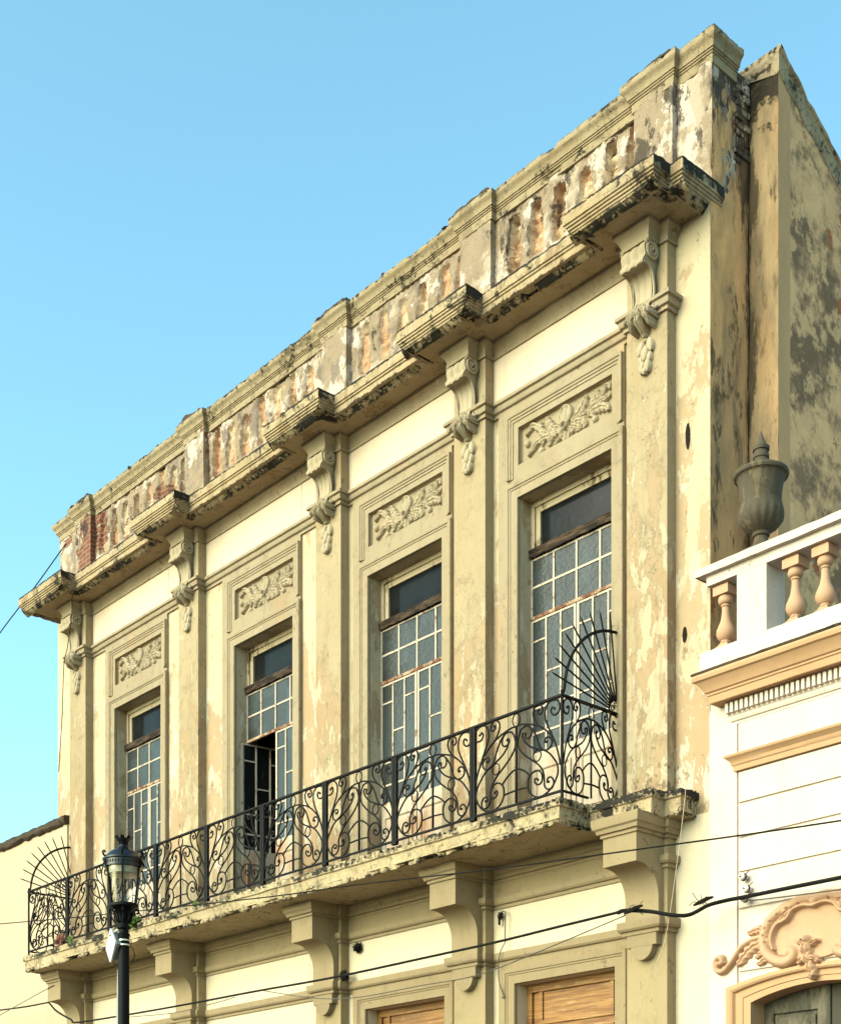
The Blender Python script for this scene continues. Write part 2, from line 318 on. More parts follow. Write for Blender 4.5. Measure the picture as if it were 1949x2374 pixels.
def m_greydoor():
    m = MT('weathered_grey_wood', 0.8)
    c = m.mix(m.step(m.noise(4, 9, .7, sc=(1, 1, .4)), .4, .62), srgb(84, 84, 66), srgb(140, 136, 108))
    c = m.mix(m.step(m.noise(9, 9, .7, sc=(1.5, 1, .3), off=(3, 3, 3)), .58, .66), c, srgb(44, 42, 32))
    return m.done(c, m.bump(m.noise(30, 6, .7, sc=(1, 1, .2)), .5, .006), age=True)
M['greydoor'] = m_greydoor()
def m_glass(name, tint, bumpk=0.6, rough=0.3):
    m = MT(name, rough, 0.25 if bumpk > .1 else .08)
    n = m.noise(1.2, 4, .6)
    cell = m.n.new('ShaderNodeTexWhiteNoise'); cell.noise_dimensions = '3D'
    sn = m.n.new('ShaderNodeVectorMath'); sn.operation = 'SNAP'; m.l.new(m.vec((1, 0, 1), off=(.11, 0, .07)), sn.inputs[0]); sn.inputs[1].default_value = (.22, 1, .36)
    m.l.new(sn.outputs[0], cell.inputs[0])
    c = m.mix(m.mat('MULTIPLY', cell.outputs[0], .7), tuple(x*1.3 for x in tint), (tint[0]*.6, tint[1]*.45, tint[2]*.32))
    c = m.mix(m.lin(n, .3, .7, 0, .5), c, tuple(x*.6 for x in tint))
    c = m.mix(m.step(m.noise(14, 8, .7, sc=(1, 1, .25)), .66, .72), c, (.12, .12, .09))
    b = m.bump(m.noise(26, 3, .5, sc=(.7, 1, 1.4)), bumpk, .010)
    return m.done(c, b)
M['ribglass'] = m_glass('rippled_glass', (.034, .041, .044))
M['clearglass'] = m_glass('dusty_glass', (.010, .011, .012), 0.05, 0.10)
def m_lampglass():
    m = MT('lantern_glass', 0.03, 0.5)
    m.b.inputs['Transmission Weight'].default_value = 0.0
    tr = m.n.new('ShaderNodeBsdfTransparent'); gl = m.n.new('ShaderNodeBsdfGlossy'); gl.inputs['Roughness'].default_value = .04
    mx = m.n.new('ShaderNodeMixShader'); mx.inputs[0].default_value = 0.05
    m.l.new(tr.outputs[0], mx.inputs[1]); m.l.new(gl.outputs[0], mx.inputs[2]); m.l.new(mx.outputs[0], m.out.inputs[0])
    return m.m
M['lampglass'] = m_lampglass()
M['leafgreen'] = simple('weed_leaf', srgb(86, 104, 44), 0.8, var=.4, scale=30)
M['leafred'] = simple('dry_red_weed', srgb(160, 108, 84), 0.8, var=.35, scale=30)
def m_ground(name, col, sc=3):
    m = MT(name, .9)
    c = m.mix(m.noise(sc, 8, .65), tuple(x*.8 for x in col), tuple(x*1.15 for x in col))
    return m.done(c, m.bump(m.noise(60, 6, .7), .4, .01))
M['asphalt'] = m_ground('asphalt', (0.06, 0.058, 0.052)); M['pave'] = m_ground('pavement_concrete', (.12, .105, .085)); M['soil'] = m_ground('bare_ground', (.09, .075, .055))
M['kerbline'] = simple('yellow_road_paint', srgb(220, 176, 60), .8)

# ------------------------------------------------------------------ mesh helpers
class MB:
    def __init__(s): s.v = []; s.f = []
    def add(s, vs, fs):
        o = len(s.v); s.v += [tuple(v) for v in vs]; s.f += [tuple(i+o for i in f) for f in fs]; return s
    def box(s, x0, x1, y0, y1, z0, z1):
        return s.add([(x0, y0, z0), (x1, y0, z0), (x1, y1, z0), (x0, y1, z0), (x0, y0, z1), (x1, y0, z1), (x1, y1, z1), (x0, y1, z1)],
                     [(0, 3, 2, 1), (4, 5, 6, 7), (0, 1, 5, 4), (1, 2, 6, 5), (2, 3, 7, 6), (3, 0, 4, 7)])
    def grid(s, P, flip=False, closeu=False, skip=None):
        n, m_ = len(P), len(P[0]); vs = [p for r in P for p in r]; fs = []
        for i in range(n if closeu else n-1):
            for j in range(m_-1):
                a = i*m_+j; b = ((i+1) % n)*m_+j
                if skip and skip(i, j): continue
                q = (a, b, b+1, a+1); fs.append(q[::-1] if flip else q)
        return s.add(vs, fs)
    def tube(s, pts, r, k=6, cap=True, rf=None):
        pts = [Vector(p) for p in pts]; n = len(pts); rings = []
        t0 = (pts[1]-pts[0]).normalized(); up = Vector((0, 0, 1)) if abs(t0.z) < .9 else Vector((1, 0, 0))
        nrm = t0.cross(up).normalized()
        for i, p in enumerate(pts):
            t = (pts[min(i+1, n-1)]-pts[max(i-1, 0)]).normalized()
            nrm = (nrm - t*nrm.dot(t)).normalized(); bi = t.cross(nrm)
            rr = r if rf is None else rf(i/(n-1))*r
            rings.append([p+(nrm*math.cos(2*math.pi*j/k)+bi*math.sin(2*math.pi*j/k))*rr for j in range(k)])
        o = len(s.v); s.v += [tuple(v) for rg in rings for v in rg]
        for i in range(n-1):
            for j in range(k):
                a = o+i*k+j; b = o+i*k+(j+1) % k; s.f.append((a, b, b+k, a+k))
        if cap: s.f.append(tuple(o+j for j in range(k))[::-1]); s.f.append(tuple(o+(n-1)*k+j for j in range(k)))
        return s
    def lathe(s, prof, c, k=24, a0=0, sq=None):
        cx, cy, cz = c; rings = []
        for r, z in prof:
            rings.append([(cx+r*math.cos(a0+2*math.pi*j/k), cy+r*math.sin(a0+2*math.pi*j/k), cz+z) for j in range(k)])
        o = len(s.v); n = len(prof); s.v += [v for rg in rings for v in rg]
        for i in range(n-1):
            for j in range(k):
                a = o+i*k+j; b = o+i*k+(j+1) % k; s.f.append((a, b, b+k, a+k))
        s.f.append(tuple(o+j for j in range(k))[::-1]); s.f.append(tuple(o+(n-1)*k+j for j in range(k)))
        return s
    def prism(s, poly, axis, a, b):
        """poly in the two other axes, extruded along axis ('x','y','z')"""
        n = len(poly)
        def P(u, v, w): return {'x': (w, u, v), 'y': (u, w, v), 'z': (u, v, w)}[axis]
        s.add([P(u, v, a) for u, v in poly]+[P(u, v, b) for u, v in poly],
              [tuple(range(n))[::-1], tuple(range(n, 2*n))]+[(i, (i+1) % n, n+(i+1) % n, n+i) for i in range(n)])
        return s
    def ell(s, c, r, k=10, m_=7, rot=None):
        P = []
        for i in range(m_+1):
            th = math.pi*i/m_
            P.append([(r[0]*math.sin(th)*math.cos(2*math.pi*j/k), r[1]*math.sin(th)*math.sin(2*math.pi*j/k), r[2]*math.cos(th)) for j in range(k+1)])
        if rot is not None: P = [[tuple(rot @ Vector(p)) for p in row] for row in P]
        P = [[(p[0]+c[0], p[1]+c[1], p[2]+c[2]) for p in row] for row in P]
        return s.grid(P)
    def obj(s, name, mat, parent=None, smooth=False, bevel=0.0, fix=True, ang=35):
        me = bpy.data.meshes.new(name); me.from_pydata(s.v, [], s.f); me.update()
        if fix:
            bm = bmesh.new(); bm.from_mesh(me); bmesh.ops.remove_doubles(bm, verts=bm.verts, dist=1e-5)
            bmesh.ops.recalc_face_normals(bm, faces=bm.faces); bm.to_mesh(me); bm.free()
        o = bpy.data.objects.new(name, me); COL.objects.link(o)
        me.materials.append(mat)
        if smooth:
            me.polygons.foreach_set('use_smooth', [True]*len(me.polygons))
            if smooth == 'auto': me.set_sharp_from_angle(angle=R(ang))
        if parent is not None: o.parent = parent
        if bevel:
            b = o.modifiers.new('bevel', 'BEVEL'); b.width = bevel; b.segments = 2; b.limit_method = 'ANGLE'; b.angle_limit = R(50)
        return o

def miter(path, closed=False):
    n = len(path); out = []
    for i, p in enumerate(path):
        def nr(a, b):
            d = Vector((b[0]-a[0], b[1]-a[1]))
            if d.length < 1e-9: return None
            d.normalize(); return Vector((d.y, -d.x))
        n1 = nr(path[i-1], p) if (i > 0 or closed) else None
        n2 = nr(p, path[(i+1) % n]) if (i < n-1 or closed) else None
        if n1 is None: n1 = n2
        if n2 is None: n2 = n1
        m_ = (n1+n2)/(1+n1.dot(n2)); out.append((m_.x, m_.y))
    return out
def subdiv(path, step):
    out = []
    for a, b in zip(path, path[1:]):
        L = math.dist(a, b); k = max(1, int(round(L/step)))
        for i in range(k): t = i/k; out.append((a[0]+(b[0]-a[0])*t, a[1]+(b[1]-a[1])*t))
    out.append(path[-1]); return out
def fb(x, y, z, o=4):
    v = 0; a = 1
    for i in range(o): v += a*noise.noise((x, y, z)); x *= 2.1; y *= 2.1; z *= 2.1; a *= .55
    return v
def sweep_h(mb, prof, path, step=0.0, amp=0.0, chip=0.0, back=0.0, seed=0):
    """horizontal moulding: prof = [(outward, z)], path in XY with the outside on its right"""
    if step: path = subdiv(path, step)
    mt = miter(path); P = []
    if back: prof = [(-back, prof[0][1])]+list(prof)+[(-back, prof[-1][1])]
    # extra rings inside long profile segments so that damage can bite
    if amp:
        q = [prof[0]]
        for a, b in zip(prof, prof[1:]):
            k = max(1, int(math.dist(a, b)/0.035))
            for i in range(1, k+1): q.append((a[0]+(b[0]-a[0])*i/k, a[1]+(b[1]-a[1])*i/k))
        prof = q
    omax = max(p[0] for p in prof); zt = max(p[1] for p in prof); zb = min(p[1] for p in prof)
    for (x, y), (mx, my) in zip(path, mt):
        row = []
        for o, z in prof:
            dx, dz = o, z
            if amp:
                nn = fb(x*5+seed, y*5, z*9, 4)
                dx += amp*nn; dz += amp*.8*fb(x*6, y*6+seed, z*9+5, 4)
                if chip and (z > zt-.04 or z < zb+.05):
                    bite = max(0, fb(x*3.1+seed*2, y*3.1, z*3+9, 5)-.22)+.35*max(0, fb(x*14, y*14, z*9+seed, 3)-.1)
                    dx -= chip*bite
                    if z > zt-.02: dz -= chip*.7*bite
                    if z < zb+.05: dz += chip*.9*bite
            row.append((x+mx*dx, y+my*dx, dz))
        P.append(row)
    mb.grid(P)
    for e, fl in ((0, 0), (-1, 1)):
        o = len(mb.v); mb.v += [tuple(p) for p in P[e]]; f = tuple(range(o, o+len(P[e]))); mb.f.append(f if fl else f[::-1])
    return mb
def sweep_v(mb, prof, path, y0, closed=False):
    """frame in the XZ plane: prof = [(outward, depth towards the street)], path [(x,z)]"""
    mt = miter(path, closed); P = []
    for (x, z), (mx, mz) in zip(path, mt):
        P.append([(x+mx*o, y0-d, z+mz*o) for o, d in prof])
    mb.grid(P, closeu=closed)
    if not closed:
        for e in (0, -1):
            o = len(mb.v); mb.v += P[e]; mb.f.append(tuple(range(o, o+len(prof))))
    return mb
def wall_holes(mb, x0, x1, z0, z1, y, holes, depth):
    xs = sorted({x0, x1} | {h[i] for h in holes for i in (0, 1)}); zs = sorted({z0, z1} | {h[i] for h in holes for i in (2, 3)})
    for a, b in zip(xs, xs[1:]):
        for c, d in zip(zs, zs[1:]):
            cx, cz = (a+b)/2, (c+d)/2
            if any(h[0] < cx < h[1] and h[2] < cz < h[3] for h in holes): continue
            mb.add([(a, y, c), (b, y, c), (b, y, d), (a, y, d)], [(0, 1, 2, 3)])
    for a, b, c, d in holes:
        mb.add([(a, y, c), (a, y, d), (a, y+depth, d), (a, y+depth, c)], [(0, 1, 2, 3)])
        mb.add([(b, y, c), (b, y, d), (b, y+depth, d), (b, y+depth, c)], [(3, 2, 1, 0)])
        mb.add([(a, y, d), (b, y, d), (b, y+depth, d), (a, y+depth, d)], [(0, 1, 2, 3)])
        mb.add([(a, y, c), (b, y, c), (b, y+depth, c), (a, y+depth, c)], [(3, 2, 1, 0)])
    return mb
def cr(pts, k=6):
    P = [np.array(p, float) for p in pts]; P = [2*P[0]-P[1]]+P+[2*P[-1]-P[-2]]; out = []
    for i in range(1, len(P)-2):
        for j in range(k):
            t = j/k; a, b, c, d = P[i-1:i+3]
            out.append(.5*((2*b)+(-a+c)*t+(2*a-5*b+4*c-d)*t*t+(-a+3*b-3*c+d)*t**3))
    out.append(P[-2]); return [tuple(p) for p in out]
# relief carving as a height field -------------------------------------------------
def seg_field(X, Z, pts):
    """distance to a polyline, and the 0..1 arc parameter"""
    pts = np.array(pts); L = np.r_[0, np.cumsum(np.hypot(*np.diff(pts, axis=0).T))]; L /= L[-1]
    D = np.full(X.shape, 9.0); T = np.zeros(X.shape); SG = np.zeros(X.shape)
    for i in range(len(pts)-1):
        a, b = pts[i], pts[i+1]; d = b-a; q = d@d+1e-12
        t = np.clip(((X-a[0])*d[0]+(Z-a[1])*d[1])/q, 0, 1)
        px, pz = a[0]+t*d[0], a[1]+t*d[1]; dd = np.hypot(X-px, Z-pz)
        m_ = dd < D; D[m_] = dd[m_]; T[m_] = (L[i]+t*(L[i+1]-L[i]))[m_]
        SG[m_] = np.sign((X-px)*d[1]-(Z-pz)*d[0])[m_]
    return D, T, SG
def leaf(X, Z, H, pts, w, h, lobes=5, tip=.15, base=.35, groove=.5):
    D, T, SG = seg_field(X, Z, cr(pts, 5))
    ww = w*(base+(1-base)*np.sin(np.pi*np.clip(T*.92+.06, 0, 1))**.8)*(1-.32*np.abs(np.sin(lobes*np.pi*T+SG*.35))**2)
    ww = ww*np.where(T > .93, np.clip((1-T)/.07+tip, 0, 1), 1)+1e-4
    q = D/ww; k = np.clip(1-q**2, 0, 1)
    hh = h*(k**.45)*(1-groove*np.exp(-(q/.16)**2))*(.72+.28*np.abs(np.cos(lobes*np.pi*T+q*1.2)))
    hh *= np.where(q < 1, 1, 0); return np.maximum(H, hh)
def bead(X, Z, H, c, r, h, rz=None):
    q = ((X-c[0])/r)**2+((Z-c[1])/(rz or r))**2
    return np.maximum(H, h*np.sqrt(np.clip(1-q, 0, 1)))
def ridge(X, Z, H, pts, w, h, taper=0):
    D, T, _ = seg_field(X, Z, cr(pts, 6)); ww = w*(1-taper*T)
    return np.maximum(H, h*np.sqrt(np.clip(1-(D/ww)**2, 0, 1)))
def field_mesh(xs, zs, H, y0, eps=.0015):
    """height field facing -Y standing on the plane y0"""
    mb = MB(); n, m_ = H.shape
    P = [[(xs[i], y0-H[i, j] if H[i, j] > eps else y0+.004, zs[j]) for j in range(m_)] for i in range(n)]
    return mb.grid(P, skip=lambda i, j: max(H[i, j], H[i+1, j], H[i, j+1], H[i+1, j+1]) <= eps)

# ------------------------------------------------------------------ object helpers
def empty(name, loc=(0, 0, 0)):
    o = bpy.data.objects.new(name, None); COL.objects.link(o); o.location = loc; o.empty_display_size = .3; return o
def tag(o, label, cat, group=None):
    o['label'] = label; o['category'] = cat
    if group: o['group'] = group
    return o
def par(child, parent):
    """parent while keeping world placement"""
    bpy.context.view_layer.update()
    child.parent = parent; child.matrix_parent_inverse = parent.matrix_world.inverted(); return child
def copy(o, parent=None, loc=(0, 0, 0), label=None):
    c = o.copy(); COL.objects.link(c); c.parent = parent if parent is not None else o.parent; c.location = loc
    if label: c['label'] = label
    return c

# ------------------------------------------------------------------ setting
def sheet(name, x0, x1, y0, y1, z, mat):
    o = MB().add([(x0, y0, z), (x1, y0, z), (x1, y1, z), (x0, y1, z)], [(0, 1, 2, 3)]).obj(name, mat); o['kind'] = 'structure'; return o
sheet('ground', -600, 600, -600, 600, -0.13, M['soil'])
sheet('road', -300, 300, -14.0, -4.6, -0.126, M['asphalt'])
p = MB().box(-300, 300, -4.6, 0.2, -0.125, 0.0).obj('pavement', M['pave'], bevel=.01); p['kind'] = 'structure'
p = MB().box(-300, 300, -18.0, -14.0, -0.125, 0.0).obj('pavement', M['pave'], bevel=.01); p['kind'] = 'structure'
o = sheet('road_line', -300, 300, -9.38, -9.26, -0.122, M['kerbline'])

# ================================================================== the old building
B = empty('old_building', (-6.3, 0, 0)); BINV = Vector((6.3, 0, 0))
tag(B, 'weathered two-storey cream building with ornate cornice, ruined parapet and long iron balcony', 'building')
def bo(mb, name, mat, parent=None, **k):
    """mesh in world coordinates, parented under the building (or a part of it)"""
    if parent is None:
        mb.v = [(x+6.3, y, z) for x, y, z in mb.v]; parent = B
        return mb.obj(name, mat, parent, **k)
    off = Vector((0, 0, 0)); q = parent
    while q is not None: off += q.location; q = q.parent
    mb.v = [(x-off.x, y-off.y, z-off.z) for x, y, z in mb.v]
    return mb.obj(name, mat, parent, **k)
PC = [-11.97, -8.81, -5.66, -3.146, -0.657]        # pilaster centres
WC = [-10.343, -7.169, -4.352, -1.842]             # window centres
HW, YP = 0.25, -0.13
ZS = 5.665                                          # balcony floor
def wrap(levels, x0=None, x1=None, cs=PC):
    """path along the facade stepping out round every pilaster; levels = [(half width, y)...] outermost last"""
    p = []
    if x0 is not None: p.append((x0, levels[0][1]))
    for c in cs:
        L = levels[1:]; y = levels[0][1]; seq = []
        for h, yy in L: seq += [(-h, y), (-h, yy)]; y = yy
        seq2 = []
        for (a, b) in seq[::-1]: seq2.append((-a, b))
        p += [(c+a, b) for a, b in seq] + [(c+a, b) for a, b in seq2]
    if x1 is not None: p.append((x1, levels[0][1]))
    return p
# walls ------------------------------------------------------------
holes = [(c-.655, c+.655, ZS-.005, 9.32) for c in WC] + [(c-.655, c+.655, 9.67, 10.07) for c in WC]
bo(wall_holes(MB(), -12.86, 0.0, 5.45, 11.4, 0.0, holes, .34), 'upper_wall', M['strip'], fix=False)
dholes = [(c-.70, c+.70, 0.0, 4.14) for c in WC[2:]]
bo(wall_holes(MB(), -12.86, 0.0, 0.0, 5.45, 0.0, dholes, .34), 'lower_wall', M['lowpanel'], fix=False)
mb = MB()
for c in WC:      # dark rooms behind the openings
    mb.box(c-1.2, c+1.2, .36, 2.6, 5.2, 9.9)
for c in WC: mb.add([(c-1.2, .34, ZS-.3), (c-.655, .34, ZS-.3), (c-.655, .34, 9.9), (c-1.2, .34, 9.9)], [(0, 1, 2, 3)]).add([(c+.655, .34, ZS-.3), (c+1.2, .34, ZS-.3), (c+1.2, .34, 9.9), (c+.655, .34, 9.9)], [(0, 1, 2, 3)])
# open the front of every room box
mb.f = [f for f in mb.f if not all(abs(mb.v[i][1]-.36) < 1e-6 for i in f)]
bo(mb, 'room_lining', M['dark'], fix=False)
mb = MB(); mb.box(-12.6, -.3, 2.7, 9, 0, 12.2)
bo(mb, 'building_core', M['side'])
mb = MB(); mb.box(-12.86, -12.3, .09, 9, 0, 12.5); mb.box(-12.86, -12.3, .004, .1, 0, 11.35); bo(mb, 'left_side_wall', M['side'])
# right side wall with lumpy plaster
P = []
for i in range(28):
    y = .004+.66*i/27; row = []
    for k in range(190):
        z = 5.9+6.75*k/189
        ztop = 12.64 if y < .38 else 12.42+.05*fb(y*9, 1, 1)
        z = min(z, ztop)
        d = .012*fb(y*4, z*1.6, 3, 5)
        if y < .02: d = 0
        if z > 10.6: d += -.03*max(0, fb(y*3, z*2.2, 11, 4))
        row.append((d, max(y, .034) if z > 11.3 else y, z))
    P.append(row)
mb = MB(); mb.grid(P); mb.box(-.3, -.035, .09, 9, 0, 12.4); mb.box(-.3, 0.0, .004, 9, 0, 5.92)
bo(mb, 'right_side_wall', M['side'], smooth='auto')
mb = MB(); random.seed(31); z = 11.75
while z < 12.58:
    y = .40+random.uniform(-.05, .02)
    while y < .585:
        L_ = random.uniform(.10, .16); mb.box(-.12, .012+random.uniform(-.02, .02), y, min(y+L_, .60), z+.004, z+.058); y += L_+.012
    z += .068
for k in range(10): mb.ell((-.02, random.uniform(.40, .58), random.uniform(12.40, 12.60)), (.05, .05, .03), 6, 5)
bo(mb, 'exposed_masonry', M['pierbrick'], bevel=.006)
mb = MB(); P = []
for k in range(120):
    z = 6.6+6.0*k/119; w_ = .006+.006*abs(fb(1, z*2.2, 4)); yc = .585+.012*fb(2, z*1.5, 1, 3); P.append([(.0135, yc-w_, z), (.0135, yc+w_, z)])
mb.grid(P); bo(mb, 'settlement_crack', M['soot'], fix=False)
# gabled party wall
mb = MB(); GX = .325
def gt(y): return 12.74-.60*(y-.62)
mb.add([(GX, .62, 0), (GX, 7.6, 0), (GX, 7.6, gt(7.6)), (GX, .62, gt(.62))], [(0, 1, 2, 3)])
mb.add([(-.2, 7.6, 0), (GX, 7.6, 0), (GX, 7.6, gt(7.6)), (-.2, 7.6, gt(7.6))], [(0, 1, 2, 3)])
gw = bo(mb, 'gable_wall', M['gable'], fix=False)
mb = MB(); n = 24
P = [[(-.2+(GX+.2)*i/12, .62+.012*fb(i*.6, k*.35, 2, 4), 6+6.72*k/60) for k in range(61)] for i in range(13)]
mb.grid(P); mb.box(-.2, GX-.012, .65, .68, 0, 12.66)
bo(mb, 'gable_wall_end', M['orange'], gw, smooth='auto')
mb = MB(); P = []
for i in range(60):
    y = .612+7.0*(i/59)**1.6; z = gt(y)+.02
    j = .012*fb(y*5, 1, 1); k = .012*fb(y*6, 8, 1)
    P.append([(GX-.02, y, z-.25+k*2), (GX+.010+j*.4, y, z-.235+k*2), (GX+.012+j*.3, y, z-.03+k), (GX+.030+k, y, z-.02), (GX+.032+k, y, z+.012+j), (-.19, y, z+.018+k), (-.19, y, z-.1)])
mb.grid(P); mb.f.append((0, 1, 2, 3, 4, 5, 6)[::-1])
bo(mb, 'gable_coping', M['coping'], gw, smooth='auto')
# pilasters --------------------------------------------------------
def subbox(mb, x0, x1, y0, y1, z0, z1, st, amp, seed=0, power=0):
    """front and side faces of a box with lumpy surface"""
    path = subdiv([(x0, y1), (x0, y0), (x1, y0), (x1, y1)], st); mt = miter(path); nz = max(2, int((z1-z0)/st)); P = []
    for (x, y), (mx, my) in zip(path, mt):
        row = []
        for k in range(nz+1):
            z = z0+(z1-z0)*k/nz; d = amp*fb(x*4+seed, y*4, z*3, 5)
            if power: d -= power*max(0, fb(x*2.2+seed, y*2.2, z*2.4+3, 5)-.15)
            row.append((x+mx*d, y+my*d, z))
        P.append(row)
    mb.grid(P); mb.add([P[0][-1], P[0][-1], P[0][-1]], [])
    q = [r[-1] for r in P]; mb.add(q, [tuple(range(len(q)))]); q = [r[0] for r in P]; mb.add(q, [tuple(range(len(q)))[::-1]])
    return mb
# console --------------------------------------------------------------
prof = [(-.13, 10.965), (-.20, 10.968), (-.27, 10.955), (-.318, 10.92), (-.333, 10.875), (-.325, 10.83), (-.322, 10.80), (-.350, 10.755), (-.345, 10.722), (-.30, 10.735), (-.245, 10.722), (-.205, 10.67), (-.19, 10.59), (-.19, 10.50), (-.205, 10.43), (-.235, 10.37), (-.26, 10.31), (-.25, 10.25), (-.19, 10.19), (-.13, 10.16)]
def console_mesh():
    mb = MB(); pr_ = cr(prof, 4); nx = 34; P = []
    for i, (y, z) in enumerate(pr_):
        w = .116 + .030*min(1, max(0, (z-10.66)/.1)) - .075*min(1, max(0, (10.38-z)/.1))
        row = []
        for k in range(nx+1):
            u = -1+2*k/nx
            rib = (.022 if z > 10.72 else .012)*(abs(math.cos(u*math.pi*1.5))**.8)-.010
            if abs(u) > .9: rib = .008
            if z > 10.95 or z < 10.36: rib *= .5
            f = 1 if y < -.14 else 0
            row.append((u*w, y-rib*f, z))
        P.append(row)
    mb.grid(P, flip=True)
    for e in (0, -1):
        o = len(mb.v); q = [r[e] for r in P]; q.append((q[-1][0], -.12, 10.15)); q.append((q[0][0], -.12, 10.965))
        mb.v += q; mb.f.append(tuple(range(o, o+len(q))))
    # side volutes: spiral bands, eyes, and the raised S fillet
    for s in (-1, 1):
        sp = []
        for t in range(0, 40):
            a = t/39*2.35*2*math.pi; r = .097*(1-.78*t/39)
            sp.append((s*(.147+.012*t/39), -.240-r*math.cos(a+.5)*1.0, 10.872+r*math.sin(a+.5)))
        mb.tube(sp, .019, 6, rf=lambda q: 1-.35*q)
        mb.ell((s*.150, -.240, 10.872), (.026, .022, .022), 8, 6)
        mb.tube([(s*.134, y+.006, z) for y, z in cr([(-.345, 10.735), (-.28, 10.732), (-.225, 10.69), (-.196, 10.60), (-.190, 10.50), (-.21, 10.42)], 4)], .013, 6)
        mb.tube(cr([(s*.12, -.18, 10.40), (s*.135, -.205, 10.36), (s*.16, -.20, 10.34), (s*.175, -.17, 10.37), (s*.165, -.15, 10.41), (s*.15, -.15, 10.40)], 5), .013, 6)
    # acanthus at the foot
    xs = np.linspace(-.16, .16, 60); zs = np.linspace(10.10, 10.42, 56); X, Z = np.meshgrid(xs, zs, indexing='ij'); H = np.zeros(X.shape)
    H = leaf(X, Z, H, [(0, 10.40), (0, 10.26), (0, 10.13)], .046, .075, 3, .2, .6)
    for s in (-1, 1):
        H = leaf(X, Z, H, [(s*.03, 10.40), (s*.08, 10.31), (s*.112, 10.19)], .034, .060, 3, .2, .5)
        H = leaf(X, Z, H, [(s*.05, 10.36), (s*.12, 10.33), (s*.150, 10.27)], .028, .055, 2, .2, .5)
        H = bead(X, Z, H, (s*.055, 10.35), .022, .07)
    P = []
    for i in range(60):
        row = []
        for j in range(56):
            z = zs[j]; yb = np.interp(z, [10.10, 10.16, 10.19, 10.25, 10.31, 10.37, 10.43], [-.13, -.13, -.19, -.25, -.26, -.235, -.205]); row.append((xs[i], yb-H[i, j]*.85 if H[i, j] > .002 else -.12, z))
        P.append(row)
    mb.grid(P, skip=lambda i, j: max(H[i, j], H[i+1, j], H[i, j+1], H[i+1, j+1]) <= .002)
    return mb
def garland_mesh():
    mb = MB()
    def lf(cx, cz, ln, w, tilt, y):
        P = []
        for i in range(11):
            t = i/10; ww = 1.18*w*math.sin(math.pi*min(1, t*.86+.07))**.75*(1 if t < .95 else .4)
            row = []
            for k in range(9):
                u = -1+2*k/8; x = u*ww; z = -t*ln
                row.append((cx+x*math.cos(tilt)-z*math.sin(tilt), y-.022*math.sqrt(max(0, 1-u*u))*(1-.25*(abs(u) < .15))-.02*math.sin(math.pi*t*.9)*1-.008*t if abs(u) < .99 else y+.02, cz+x*math.sin(tilt)+z*math.cos(tilt)))
            P.append(row)
        mb.grid(P)
    y = -.135
    lf(-.035, 10.125, .15, .040, -.28, y); lf(.040, 10.125, .15, .040, .28, y)
    lf(.0, 10.06, .15, .045, 0, y-.006)
    lf(-.055, 10.0, .12, .03, .05, y+.004); lf(.055, 10.0, .12, .03, -.05, y+.004)
    lf(-.030, 9.93, .14, .034, -.06, y-.008); lf(.030, 9.93, .14, .034, .06, y-.008); lf(0, 9.86, .085, .03, 0, y-.01)
    mb.ell((0, -.14, 10.115), (.03, .03, .02), 8, 6); mb.tube([(-.06, -.12, 9.86), (-.02, -.15, 9.805), (.02, -.15, 9.80), (.05, -.12, 9.84)], .014, 6)
    return mb
cons_me = garl_me = None
for i, c in enumerate(PC):
    mb = MB()
    mb.box(c-HW, c+HW, YP, .01, 5.66, 11.04)
    pl = bo(mb, 'pilaster', M['pilaster'], bevel=.006)
    if cons_me is None:
        k = console_mesh().obj('console', M['orna'], pl, smooth='auto', ang=40); g = garland_mesh().obj('garland', M['orna'], pl, smooth='auto', ang=60)
        cons_me, garl_me = k, g; k.location = g.location = (c+6.3, 0, 0)
    else:
        copy(cons_me, pl, (c+6.3, 0, 0)); copy(garl_me, pl, (c+6.3, 0, 0))
    lp = MB().box(c-HW, c+HW, YP, .01, 0, 5.44)
    bo(lp, 'lower_pilaster', M['lowpil'], bevel=.006)
# upper mouldings ----------------------------------------------------
mb = MB()
sweep_h(mb, [(0, 10.30), (.025, 10.30), (.025, 10.335), (.05, 10.345), (.06, 10.365), (.06, 10.40), (.085, 10.41), (.085, 10.445), (0, 10.455)],
        wrap([(0, 0), (HW, YP)]), step=.10, amp=.0025, back=.01)
# keep the front of the console clear of the string course
bo(mb, 'string_course', M['trim'], smooth='auto')
for a, b in zip(PC, PC[1:]):
    w = [c for c in WC if a < c < b][0]; x0, x1 = a+HW+.004, b-HW-.004
    sm = w+.815
    mb = MB()
    if b-a > 3:
        mb.box(x0, sm-.006, -.004, .02, 10.45, 11.0); mb.box(sm+.006, x1, -.004, .02, 10.45, 11.0)
    else: mb.box(x0, x1, -.004, .02, 10.45, 11.0)
    bo(mb, 'frieze_panel', M['frieze'])
mb = MB()
sweep_h(mb, [(0, 10.955), (.022, 10.955), (.026, 10.975), (.018, 10.985), (.018, 10.995), (.030, 11.03), (.052, 11.065), (.078, 11.09), (.078, 11.13), (0, 11.13)],
        wrap([(0, 0), (HW, YP), (.150, -.29)]), step=.08, amp=.002, back=.01)
for c in PC: mb.box(c-.149, c+.149, -.288, -.1, 10.962, 11.13); mb.box(c-HW+.002, c+HW-.002, -.128, 0, 10.962, 11.13)
bo(mb, 'bed_mould', M['trim'], smooth='auto')
